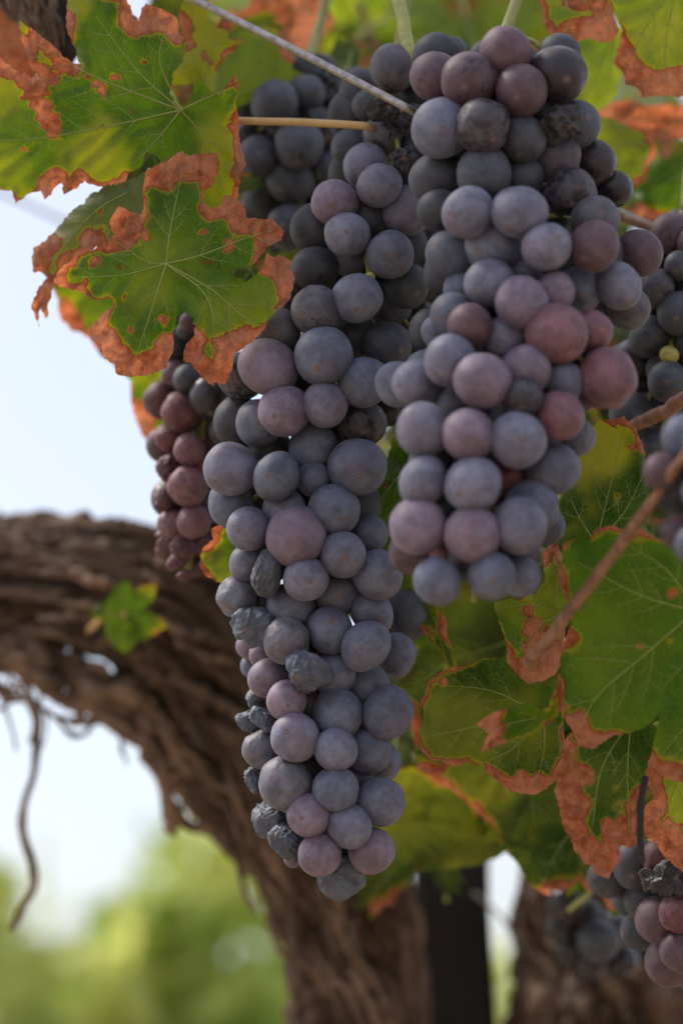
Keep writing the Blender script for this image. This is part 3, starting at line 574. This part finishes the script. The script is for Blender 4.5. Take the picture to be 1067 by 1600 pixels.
# top of the picture
traced('pale green leaf with brown flecks beside the wire at the top',
 [(290,-14,8),(322,-10,0),(328,30,0),(340,36,6),(350,18,18),(366,42,22),(354,62,10),(366,60,14),(383,61,22),(362,82,16),(340,106,10),(335,150,0),(318,158),(300,130),(268,132),(270,112),(282,90),(294,72,10),(282,40,16),(280,22,16),(286,4,10)],
 (318,150), [[(305,90),(300,10)], [(330,90),(350,40)], [(295,120),(278,115)]], .745, green='yellow', yel=.5, blobs=[(322,90,10),(350,38,14)], step=5, seed=53)
traced('soft green leaf under the wire behind the upper bunches',
 [(332,152),(344,100),(352,72),(374,48),(410,40),(432,44,8),(452,72,20),(462,92,14),(456,108,3),(478,116,8),(486,126,8),(470,156),(420,160),(370,166)],
 (340,160), [[(385,110),(440,70)], [(400,140),(470,130)], [(355,100),(370,60)]], .79, green='light', yel=.3, step=6, seed=56)
traced('dry orange leaf above the wire at the top',
 [(388,8,60),(400,-20,60),(440,-30,60),(500,-20,60),(512,10,60),(522,34,60),(498,62,60),(480,80,60),(452,70,60),(430,46,60),(405,35,60)],
 (455,-20), [[(455,20),(470,65)], [(430,10),(400,10)], [(485,10),(505,30)]], .86, green='light', yel=.4, step=6, seed=59)
traced('folded brown leaf with a green stripe at the top right, over the front bunch',
 [(836,-10,10),(850,40,10),(862,66,12),(872,78,14),(886,78,34),(905,64,34),(920,60,34),(940,66,30),(955,66,34),(966,50,34),(958,20,34),(950,-12,34),(890,-20,34),(876,10,3),(880,-16,3)],
 (880,-10), [[(890,30),(885,70)], [(925,10),(955,55)]], .725, green='light', yel=.3, step=5, seed=62)
traced('large light green leaf with a pink-tan scorched edge in the top right corner',
 [(940,-30,0),(955,10,4),(964,30,10),(972,48,14),(962,78,30),(958,100,38),(972,112,38),(976,132,40),(998,140,42),(1002,153,42),(1034,150,44),(1060,152,44),(1090,146,40),(1150,120,30),(1170,0),(1100,-60)],
 (1060,-30), [[(1010,40),(975,110)], [(1040,60),(1040,140)], [(985,0),(955,0)], [(1090,60),(1110,130)]], .728, green='light', yel=.5, step=5.5, seed=65)
traced('pale green leaf just right of the top of the front bunch',
 [(896,66),(930,56),(966,64),(976,100),(962,150),(935,172),(905,168),(880,140),(880,90)],
 (960,50), [[(935,110),(915,150)], [(955,100),(950,145)], [(920,80),(895,90)]], .80, green='light', yel=.1, step=6, seed=68)
traced('light green leaf lobe with a small brown notch, below the scorched corner leaf',
 [(890,190),(915,186),(955,184),(1000,205,2),(1022,226,6),(1024,244,8),(1008,262,10),(992,290,12),(974,286,2),(950,270),(900,250)],
 (905,215), [[(960,225),(1010,235)], [(950,245),(975,275)], [(945,200),(985,205)]], .79, green='light', yel=.2, step=6, seed=71)
traced('narrow orange-brown dead leaf band at the right, between two light green leaves',
 [(930,176,30),(965,158,30),(1010,164,30),(1067,166,30),(1130,180,30),(1130,220,30),(1060,214,30),(1010,222,30),(975,196,30)],
 (1120,190), [[(1030,190),(950,176)]], .82, green='mid', yel=.3, step=6, seed=74)
traced('green and brown blotched leaf at the right edge above the dark bunch',
 [(990,300,20),(1000,262,10),(1030,232,3),(1067,222),(1140,240),(1140,320,10),(1080,348,22),(1040,352,26),(1005,352,26),(970,334,22),(975,316,18)],
 (1110,250), [[(1050,280),(995,320)], [(1080,300),(1050,345)]], .81, green='mid', yel=.6, step=6, seed=77, blobs=[(1040,240,12),(1000,340,26)])
traced('brown dead leaf in the top left corner behind the big green leaf',
 [(-40,-40,90),(40,-40,90),(72,0,90),(64,40,90),(66,95,90),(52,150,90),(-40,150,90)],
 (10,-20), [[(10,40),(20,110)], [(-10,40),(-30,100)]], .80, green='mid', step=7, seed=80)
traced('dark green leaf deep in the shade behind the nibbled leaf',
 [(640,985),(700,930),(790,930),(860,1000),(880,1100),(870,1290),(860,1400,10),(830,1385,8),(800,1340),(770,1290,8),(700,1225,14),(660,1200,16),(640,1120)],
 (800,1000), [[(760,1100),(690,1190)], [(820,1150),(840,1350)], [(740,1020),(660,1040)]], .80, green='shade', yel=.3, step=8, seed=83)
traced('brown-edged leaf blurred behind the right side of the main bunch',
 [(610,1060,6),(650,1010,6),(690,1020),(700,1100),(710,1180,20),(690,1212,24),(655,1205,24),(648,1150,20),(640,1100,10)],
 (700,1030), [[(680,1110),(675,1190)], [(665,1060),(630,1070)]], .77, green='shade', yel=.1, step=7, seed=86)
traced('green leaf hanging beside the gap of sky in the lower right',
 [(820,1290),(880,1280),(940,1310),(985,1360),(975,1420),(958,1432,6),(940,1400,10),(905,1375,8),(880,1392,10),(850,1388,6),(832,1350)],
 (900,1290), [[(905,1340),(960,1415)], [(870,1330),(850,1380)]], .79, green='deep', yel=.5, step=7, seed=89)

# generic leaves, copies of four source leaves, crowding the shaded inside of the vine
def generic_outline(seed):
    r_ = random.Random(seed); o = []; tips = [0, 58, -58, 118, -118]; L = [1.0, .88, .88, .62, .62]; pts = []
    for k in range(0, 360, 4):
        a = k-180; v = .34
        for t, l in zip(tips, L): dlt = abs((a-t+180) % 360-180); v = max(v, l*math.exp(-(dlt/27)**2)+.0)
        if abs(abs(a)-180) < 14: v = .12
        v *= 1+.09*(1 if (k//4) % 2 else -1)+r_.uniform(-.05, .05)
        ar = R(a); w = max(0, 9*math.sin(k*.05+seed)-1+r_.uniform(-2, 2))
        pts.append((v*100*math.sin(ar), v*100*math.cos(ar), w))
    return pts, [(0, 88), (66, 42), (-66, 42), (45, -24), (-45, -24)]
SRC = []
for s in range(4):
    pts, tips = generic_outline(s+90)
    def surf(x, y, h, s=s): return np.stack([x*.00055, y*.00055, h+.006*np.sin(x/40.+s)+.010*(np.hypot(x, y)/100)**2*(1 if s % 2 else -1)], -1)
    V, ff, dry, (vv, vf) = leaf_geometry(pts, (0, 0), tips, (), 9, .8, 200+s, surf, 2.6, True)
    SRC.append((blade_mesh(V, ff, dry), mesh_np('vein', vv, vf, VEIN)))
    pv, pf = tube(spline([(0, 0, 0), (0, -.02, -.004), (.004, -.045, -.016)], 10), .0011, 7)
    SRC[-1] += (mesh_np('petiole', pv, pf, PETG),)
def generic(x, y, d, size, green, yel, label, group, roll=None, tilt=35):
    bm, vm, pm = random.choice(SRC); root = empty('vine_leaf', PV(x, y, d)); tag(root, label, 'leaf', group)
    root.scale = (size,)*3
    q = Vector((random.gauss(0, math.tan(R(tilt))*.6), -1, random.gauss(.25, .35))).to_track_quat('Z', 'Y')
    root.rotation_mode = 'QUATERNION'; root.rotation_quaternion = q @ Euler((0, 0, random.uniform(0, 6.28) if roll is None else roll)).to_quaternion()
    g = GREENS[green]; j = random.uniform(.8, 1.2)
    obj('blade', bm, root, color=(g[0]*j, g[1]*j, g[2]*j, yel)); obj('vein', vm, root); obj('petiole', pm, root)
random.seed(11)
for (x, y, d, s, g) in [(545,40,1.05,1.2,'light'),(640,20,1.1,1.3,'light'),(730,30,1.02,1.2,'light'),(590,-20,1.15,1.3,'light'),(810,10,1.05,1.2,'light'),(500,100,1.0,1.0,'light'),(690,-30,1.2,1.3,'light'),(560,110,1.1,1.2,'light'),(460,30,1.15,1.2,'light'),(870,40,1.1,1.1,'light'),(920,120,1.0,1.1,'light'),(1000,200,1.02,1.2,'yellow'),(1040,80,1.1,1.3,'light'),(990,300,.98,1.1,'mid'),(780,90,1.15,1.2,'light'),(640,110,1.08,1.1,'light'),(420,-20,1.0,1.0,'light'),(900,-20,1.0,1.0,'light')]:
    generic(x, y, d, s, g, .5, 'sunlit green leaf out of focus behind the tops of the bunches', 'blurred leaves behind the tops of the bunches')
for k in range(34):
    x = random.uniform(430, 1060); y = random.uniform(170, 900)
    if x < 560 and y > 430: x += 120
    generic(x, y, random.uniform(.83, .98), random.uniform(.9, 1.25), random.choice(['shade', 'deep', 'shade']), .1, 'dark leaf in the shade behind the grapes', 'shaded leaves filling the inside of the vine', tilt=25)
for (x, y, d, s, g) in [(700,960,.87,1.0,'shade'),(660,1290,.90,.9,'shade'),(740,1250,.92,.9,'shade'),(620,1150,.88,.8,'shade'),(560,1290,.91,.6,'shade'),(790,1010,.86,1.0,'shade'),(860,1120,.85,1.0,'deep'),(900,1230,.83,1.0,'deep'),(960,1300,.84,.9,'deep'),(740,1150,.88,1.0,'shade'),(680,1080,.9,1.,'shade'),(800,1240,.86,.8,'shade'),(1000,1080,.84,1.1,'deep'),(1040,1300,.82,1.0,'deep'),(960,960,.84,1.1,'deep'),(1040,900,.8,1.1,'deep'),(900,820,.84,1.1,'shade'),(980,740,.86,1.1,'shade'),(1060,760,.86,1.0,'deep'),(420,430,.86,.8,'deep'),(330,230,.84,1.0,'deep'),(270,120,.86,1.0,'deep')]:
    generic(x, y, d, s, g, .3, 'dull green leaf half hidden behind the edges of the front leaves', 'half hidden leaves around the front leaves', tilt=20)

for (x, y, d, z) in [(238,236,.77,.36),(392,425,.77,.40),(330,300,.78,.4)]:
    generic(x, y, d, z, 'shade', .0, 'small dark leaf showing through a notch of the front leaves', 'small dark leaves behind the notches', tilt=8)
for (x, y) in [(520,590),(500,720),(520,860),(560,500),(610,470),(500,960)]:  # dark leaves added to stand for the shade inside the bunch
    generic(x, y, .80, .42, 'shade', .0, 'small dark leaf added behind the main bunch as its inner shade', 'small dark leaves added as shade behind the main bunch', tilt=12)

# unseen canopy leaves, added above the frame towards the sun to shade the bunches
random.seed(5); cnt_ = 0
while cnt_ < 46:
    t0 = P(random.uniform(380, 1080), random.uniform(60, 1250), .72)+np.array(sd)*random.uniform(.16, .55)+rng.normal(size=3)*.02
    rel = t0-CN; dd = rel.dot(FW); py = 800-rel.dot(UP)/dd*F
    if py > -330: continue
    px = 533.5+rel.dot(RT)/dd*F; cnt_ += 1
    generic(px, py, dd, random.uniform(1., 1.35), 'mid', .3, 'unseen green canopy leaf added to shade the bunches', 'unseen canopy leaves added to shade the bunches', tilt=60)

# ------------------------------------------------------------------ trunk, arms, bark
def woody(pts, n, k, seed, ridge=.20, lump=.26, along=1.0):
    """pts rows (x,y,depth,radius in picture units at that depth)"""
    s = spline([(*P(a[0], a[1], a[2]), a[3]*a[2]/F) for a in pts], n); c, r = s[:, :3], s[:, 3]
    L = np.concatenate([[0], np.cumsum(np.linalg.norm(np.diff(c, axis=0), axis=1))]); grain = []
    def disp(n_, k_, th):
        u = L[:, None]*np.ones((1, k_)); ph = np.ones((n_, 1))*th[None]+u*5.; rr = np.mean(r)
        q = np.stack([np.cos(ph)*2.8, np.sin(ph)*2.8, u*22*along+seed], -1); wob = fbm(np.stack([np.cos(ph)*.9, np.sin(ph)*.9, u*11+seed*2], -1), 3)
        q2 = np.stack([np.cos(ph)*7, np.sin(ph)*7, u*48*along+seed*3], -1)
        a = ridged(q+.5*wob[..., None], 3); b = ridged(q2+.6*wob[..., None], 3); q3 = np.stack([np.cos(ph)*17, np.sin(ph)*17, u*60*along+seed*5], -1); e = ridged(q3, 2)
        grain.append((np.stack([np.cos(ph)*6, np.sin(ph)*6, u*45], -1), a*.5+b*.35+e*.15))
        ck = np.clip(1-np.abs(fbm(q*np.array([1.3, 1.3, 1.0])+31+.8*wob[..., None], 3))*7, 0, 1); ck2 = np.clip(1-np.abs(fbm(q2*.8+11, 2))*6, 0, 1)
        grain[0] = (grain[0][0], grain[0][1]-1.1*ck-.6*ck2)
        return 1+lump*wob+ridge*a+ridge*.6*b+ridge*.35*e-.16*ck-.07*ck2
    v, f = tube(c, r, k, disp); g, h = grain[0]; g = np.vstack([g.reshape(-1, 3), [[0, 0, 0], [0, 0, 0]]]); h = np.concatenate([h.ravel()*.5+.5, [.5, .5]])
    return v, f, g, h
def wood_obj(name, pieces, base, parent=None):
    V = np.vstack([p[0] for p in pieces]); fs = []; o = 0
    for p in pieces: fs += [tuple(i+o for i in f) for f in p[1]]; o += len(p[0])
    me = mesh_np(name, V-base, fs, BARK)
    a = me.attributes.new('grain', 'FLOAT_VECTOR', 'POINT'); a.data.foreach_set('vector', np.vstack([p[2] for p in pieces]).astype(np.float32).ravel())
    b = me.attributes.new('ridge', 'FLOAT', 'POINT'); b.data.foreach_set('value', np.concatenate([p[3] for p in pieces]).astype(np.float32))
    return obj(name, me, parent)
gb = P(560, 2000, .98)
foot = np.array([gb[0]+.02, gb[1]+.02, -.05])
root = empty('old_vine', Vector((foot[0], foot[1], 0))); tag(root, 'thick gnarled trunk with shaggy bark, bending from the left edge down behind the main bunch', 'vine trunk')
b0 = np.array([foot[0], foot[1], 0])
arm = woody([(-420,920,1.02,110),(-200,915,.99,98),(0,908,.96,87),(140,914,.94,86),(250,952,.94,98),(350,1070,.95,122),(430,1200,.96,122),(500,1330,.97,104),(545,1470,.98,96),(560,1620,.98,98),(560,1900,.99,100)], 560, 190, 3)
low_c = P(560, 1900, .99)
sh = woody([(560,1850,.985,100),(565,2200,.99,104),(570,2600,1.0,108)], 120, 120, 5)
# the stem goes on straight down to the soil
zs = np.linspace(low_c[2]+.02, -.05, 160); cst = np.stack([low_c[0]+.015*np.sin(zs*9), low_c[1]+.012*np.cos(zs*7)+0*zs, zs], -1)
def dsp(n, k, th):
    u = zs[:, None]*np.ones((1, k)); ph = np.ones((n, 1))*th[None]+u*5
    return 1+.2*fbm(np.stack([np.cos(ph), np.sin(ph), u*9], -1), 3)+.15*ridged(np.stack([np.cos(ph)*4, np.sin(ph)*4, u*16], -1), 3)
sv, sf = tube(cst, np.linspace(.027, .034, 160), 96, dsp)
stem = (sv, sf, sv*np.array([160, 160, 40]), np.full(len(sv), .5))
branch = woody([(500,1420,.985,70),(640,1150,1.0,60),(760,900,1.0,55),(900,650,1.0,50),(1100,420,1.0,46),(1300,330,1.0,44)], 240, 110, 9)
wood_obj('trunk', [arm, stem, branch], b0, root)
# shaggy strips of bark peeling from the lower side of the arm, and along it
def strip(pts, w, seed, k=7):
    r_ = random.Random(seed); s = spline([P(*p) for p in pts], 40); L = len(s)
    s = s+.0034*np.stack([fbm(np.stack([s[:, 0]*110+seed, s[:, 2]*90, np.full(L, j*7.)], -1), 3) for j in range(3)], -1)
    rad = w*(.25+.75*np.sin(np.linspace(.15, 3.0, L)))*(1+.45*noise(np.stack([np.arange(L)*.35, np.full(L, seed*1.), np.zeros(L)], -1)))
    return tube(s, np.clip(rad, .0003, None), k)
strips = []
rs = random.Random(4)
for q in range(40):
    x = rs.uniform(-90, 190); o_ = rs.uniform(0, 1)**1.2*85; p_ = []
    for u in range(rs.randint(4, 6)):
        e_ = 1006+max(0, x-60)*.44+max(0, x-200)*.55; p_.append((x, e_+o_+rs.uniform(-14, 16), rs.uniform(.915, .935))); x += rs.uniform(28, 52); o_ *= rs.uniform(.6, 1.25)
    strips.append((p_, rs.uniform(.0010, .0030)))
for pts, w in [(([(-60,1020,.93),(60,1035,.925),(150,1075,.92),(215,1140,.92),(270,1150,.93)]), .0030), (([(-60,1040,.93),(30,1045,.92),(90,1095,.92),(150,1110,.92),(235,1170,.925),(265,1260,.93)]), .0028),
    (([(0,1010,.93),(70,1060,.915),(150,1090,.92),(200,1130,.92),(262,1145,.93)]), .0034), (([(100,1050,.92),(160,1080,.91),(250,1120,.92),(300,1220,.93)]), .0036), (([(20,1040,.92),(45,1075,.92),(90,1070,.925),(140,1090,.93)]), .0016),
    (([(225,1130,.925),(250,1190,.92),(262,1250,.92),(285,1285,.93),(335,1290,.93)]), .0040), (([(180,1110,.92),(186,1150,.92),(200,1195,.92)]), .0009), (([(255,1200,.92),(262,1265,.92),(272,1300,.925)]), .0030), (([(-60,1010,.93),(100,1048,.92),(190,1100,.92),(265,1130,.93)]), .0045)]:
    strips.append((pts, w))
for i, (pts, w) in enumerate(strips):
    v, f = strip(pts, w, i); obj('bark_strip', mesh_np('bark_strip', v-b0, f, STRIP), root)
for i in range(50):
    x0 = rs.uniform(-150, 300); y0 = 935+rs.uniform(-110, 100)+max(0, x0-200)*.9; L = rs.uniform(70, 190); dp = .94-.030*(1-((y0-935-max(0, x0-200)*.9)/120)**2)-.002
    if i > 28: t = rs.random(); x0 = 330+t*190+rs.uniform(-95, 80); y0 = 1080+t*430; sl_ = (x0-rs.uniform(0, 10), y0, .925); pts = [sl_, (x0+L*.18, y0+L*.5, .925), (x0+L*.42, y0+L, .935)]
    else: sl0 = .1+max(0, x0-150)*.0035; pts = [(x0, y0, dp), (x0+L*.5, y0+L*.5*sl0+rs.uniform(-8, 8), dp-.004), (x0+L, y0+L*sl0+rs.uniform(-12, 12), dp)]
    v, f = strip(pts, rs.uniform(.0008, .0026), 20+i); obj('bark_strip', mesh_np('bark_strip', v-b0, f, STRIP), root)
def twig(pts, r0, r1, seed): 
    s = spline([P(*p) for p in pts], 50); s = s+.0014*np.stack([fbm(np.stack([s[:, 0]*60+seed, s[:, 2]*60, np.full(50, j*7.)], -1), 3) for j in range(3)], -1)
    return tube(s, np.linspace(r0, r1, 50)*(1+.2*noise(np.stack([np.arange(50)*.4, np.full(50, seed*1.), np.zeros(50)], -1))), 9)
v, f = join([twig([(30,1040,.925),(48,1085,.92),(60,1130,.92),(56,1190,.92),(40,1250,.92),(36,1300,.92),(52,1350,.92),(56,1385,.92),(38,1420,.92),(22,1452,.92)], .0016, .0018, 1), twig([(60,1130,.92),(48,1160,.92),(52,1120,.92),(25,1070,.92),(5,1048,.92)], .0009, .0008, 2), twig([(22,1050,.92),(10,1100,.92),(20,1150,.92),(24,1172,.92)], .0008, .0005, 3), twig([(66,1095,.92),(75,1140,.92),(66,1170,.92)], .0006, .0004, 4)])
obj('dead_twig', mesh_np('dead_twig', v-b0, f, STRIP), root)

b1 = P(960, 1700, 1.02); base1 = np.array([b1[0], b1[1], 0])
root2 = empty('old_vine', Vector(base1)); tag(root2, 'dark rough trunk of a second vine in the lower right corner, out of focus', 'vine trunk')
t2 = woody([(900,1330,1.03,60),(900,1420,1.03,85),(930,1520,1.03,125),(960,1640,1.03,150),(975,1800,1.03,150)], 200, 130, 12)
zs = np.linspace(P(975,1780,1.03)[2], -.05, 160); cst = np.stack([P(975,1780,1.03)[0]+.01*np.sin(zs*9)-.01*math.sin(zs[0]*9), P(975,1780,1.03)[1]+0*zs, zs], -1)
sv, sf = tube(cst, np.linspace(.043, .045, 160), 96, dsp)
wood_obj('trunk', [t2, (sv, sf, sv*np.array([160, 160, 40]), np.full(len(sv), .5))], base1, root2)
# split grey wood in the top left corner
b2 = P(60, -40, .79); root3 = empty('wood_spur', Vector(b2)); tag(root3, 'frayed dry wood stub in the top left corner behind the big green leaf', 'wood stub')
wood_obj('stub', [woody([(10,-160,.80,60),(40,-60,.79,52),(72,0,.785,44),(92,45,.78,30),(106,88,.775,14),(112,100,.775,4)], 160, 110, 21, .30, .25)], b2, root3)
for i in range(14):
    x0 = rs.uniform(25, 90); v, f = strip([(x0-20, -60, .772), (x0, 10, .765), (x0+rs.uniform(8, 30), rs.uniform(55, 102), .766)], rs.uniform(.0006, .0016), 100+i); obj('splinter', mesh_np('splinter', v-b2, f, STRIP), root3)

# ------------------------------------------------------------------ post, wires, canes
pb = P(705, 1500, 1.06); root = empty('wooden_post', Vector((pb[0], pb[1], 0))); tag(root, 'dark square trellis post beside the gap of sky, behind the trunk', 'post')
w = 58*1.06/F; top = P(705, 1130, 1.06)[2]
import bmesh
bm = bmesh.new(); bmesh.ops.create_cube(bm, size=1)
for vv in bm.verts: vv.co = Vector((vv.co.x*2*w*(1+.0*vv.co.z), vv.co.y*2*w, (vv.co.z+.5)*(top+.1)-.1))
bmesh.ops.bevel(bm, geom=bm.edges[:], offset=.003, segments=3, affect='EDGES')
bmesh.ops.subdivide_edges(bm, edges=[e for e in bm.edges if e.calc_length() > .5], cuts=60)
for vv in bm.verts: vv.co.x += .0015*math.sin(vv.co.z*23)+.0008*math.sin(vv.co.z*71); vv.co.y += .001*math.sin(vv.co.z*37)
me = bpy.data.meshes.new('shaft'); bm.to_mesh(me); me.materials.append(POST); obj('shaft', me, root)
def nail(z, x=0.):
    v, f = tube([(x, -w-.003, z), (x, -w+.01, z)], [.003, .0025], 10); obj('nail', mesh_np('nail', v, f, METAL), root)

def rod(name, label, cat, pts, rad, mat, group=None, wob=0., n=80, part=None, k=12):
    s = spline([P(*p) for p in pts], n); base = s[0].copy(); s = s-base
    if wob: s = s+wob*np.stack([fbm(np.stack([np.arange(n)*.11+len(label), np.full(n, j*5.), np.zeros(n)], -1), 2) for j in range(3)], -1)
    r_ = np.array(rad) if hasattr(rad, '__len__') else np.array([rad, rad]); r_ = np.interp(np.linspace(0, 1, n), np.linspace(0, 1, len(r_)), r_)
    if wob: r_ = r_*(1+.08*noise(np.stack([np.arange(n)*.5, np.full(n, 3.), np.zeros(n)], -1)))
    v, f = tube(s, r_, k); o = obj(name, mesh_np(name, v, f, mat)); o.location = Vector(base); tag(o, label, cat, group); return o
rod('trellis_wire', 'thick grey metal wire slanting down from the top left into the bunches', 'wire', [(-150,-230,.80),(170,-66,.755),(330,12,.735),(480,88,.712),(600,150,.694),(648,176,.690),(700,205,.705),(900,300,.76),(1300,480,.86)], .0013, METAL)
rod('trellis_wire', 'thin blurred wire crossing the sky at the far left, below the big leaf', 'wire', [(-300,170,1.2),(0,300,1.15),(100,345,1.13),(300,430,1.1),(700,600,1.1)], .0011, METAL)
rod('trellis_wire', 'thin wire hanging across the gap of sky beside the post', 'wire', [(740,1395,1.02),(780,1430,1.02),(815,1475,1.02),(850,1500,1.01),(960,1540,1.0)], .0008, METAL)
rod('cane', 'short brown cane running to the right edge behind the yellow-tipped leaf', 'cane', [(960,672,.742),(990,664,.732),(1030,646,.722),(1067,625,.712),(1150,590,.70)], [.0016, .0024, .0026], CANE, wob=.001)
rod('cane', 'slanting blurred brown twig in front of the large right-hand leaf', 'cane', [(826,1040,.664),(855,1005,.652),(905,935,.638),(960,862,.624),(1010,795,.610),(1052,738,.598),(1120,640,.585)], [.0019, .0018, .0016, .0014, .0013], CANE, wob=.0012)
rod('cane', 'thin reddish cane far behind at the top, left of the green stalk', 'cane', [(560,5,1.0),(575,40,1.0),(592,95,1.0),(610,170,1.0)], .0016, CANE, wob=.001)
rod('stalk', 'pale yellow-green stalk coming down from the top into the main bunch', 'stalk', [(600,-150,.735),(617,-30,.725),(628,20,.72),(638,70,.716),(648,110,.715)], [.0021, .0020, .0024], PETG, wob=.0006)
rod('wire_hook', 'small black hook holding the lower right bunch below the tan leaf edge', 'hook', [(1008,1215,.667),(1002,1245,.662),(1000,1280,.660),(1000,1318,.664),(1003,1345,.68)], .0010, POST)
rod('cane', 'grey cane passing behind the right side of the front bunch near the blotched leaf', 'cane', [(930,310,.79),(970,338,.775),(1010,356,.77),(1060,372,.78),(1150,400,.79)], .0015, CANE, wob=.0008)

# ------------------------------------------------------------------ far vines of the next row
FAR = [mat_simple('far_leaf', (.26, .40, .06), (.66, .68, .20), 3., .5, trans=.55, detail=2), mat_simple('far_leaf_shaded', (.20, .32, .05), (.52, .54, .14), 3., .5, trans=.55, detail=2)]  # shaded copy: same leaf, shade put in as darker colours
def far_vine(x, y, d, label, h, w, nleaf, seed, mat, low=.0):
    r_ = np.random.default_rng(seed); g = P(x, y, d); base = np.array([g[0], g[1], 0.]); top = g[2]
    root = empty('grapevine', Vector(base)); tag(root, label, 'grapevine', 'vines of the next row')
    v, f = tube(spline([(0, 0, -.1), (.03, .02, .3), (-.02, 0, .6), (.03, 0, top-h*.5)], 24), np.linspace(.06, .035, 24), 12, lambda n, k, th: 1+.2*rng.random((n, k))); obj('trunk', mesh_np('trunk', v, f, STRIP), root)
    # shoots fan out of the head; leaves cluster along them
    V = []; Fc = []; parts = []
    for s in range(12):
        a = r_.uniform(0, 6.28); L = r_.uniform(.5, 1.0)
        tip = np.array([math.cos(a)*w*L, math.sin(a)*w*.5*L, top-r_.uniform(0, 1)**1.3*h]); st = np.array([r_.normal()*.08, 0, top-h*.7]); mid = (st+tip)/2+np.array([0, 0, .12])
        s_ = spline([st, mid, tip], 14); parts.append(tube(s_, np.linspace(.006, .003, 14), 5))
        for q in range(nleaf//12):
            c = s_[r_.integers(3, 14)]+r_.normal(size=3)*.062*np.array([1, 1, .9]); sz = r_.uniform(.045, .075)
            nrm = r_.normal(size=3)*.7+np.array([0, -.6, .5]); nrm /= np.linalg.norm(nrm); t1 = np.cross(nrm, r_.normal(size=3)); t1 /= np.linalg.norm(t1); t2 = np.cross(nrm, t1); o = len(V); V.append(c)
            for k in range(10):
                an = k/10*6.283; rr = sz*((1.0, .62)[k % 2]); V.append(c+rr*(math.cos(an)*t1+math.sin(an)*t2)+nrm*rr*.18*math.cos(an*2))
            for k in range(10): Fc.append((o, o+1+k, o+1+(k+1) % 10))
    obj('foliage', mesh_np('foliage', np.array(V), Fc, mat, False), root)
    v, f = join(parts); obj('shoot', mesh_np('shoot', v, f, CANE), root)
far_vine(185, 1235, 4.2, 'tallest blurred yellow-green vine in the lower left distance', .85, .42, 300, 1, FAR[0])
far_vine(345, 1345, 4.6, 'blurred vine in the distance just left of the trunk', .75, .32, 170, 2, FAR[0])
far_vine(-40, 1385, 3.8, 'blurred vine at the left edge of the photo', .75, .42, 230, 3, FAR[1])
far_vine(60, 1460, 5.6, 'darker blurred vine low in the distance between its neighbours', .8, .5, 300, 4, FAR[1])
far_vine(760, 1480, 4.6, 'blurred yellow-green vine seen through the gap beside the post', .75, .35, 300, 5, FAR[0])
far_vine(1060, 1530, 4.0, 'blurred yellow-green vine in the lower right corner', .7, .35, 420, 6, FAR[0])
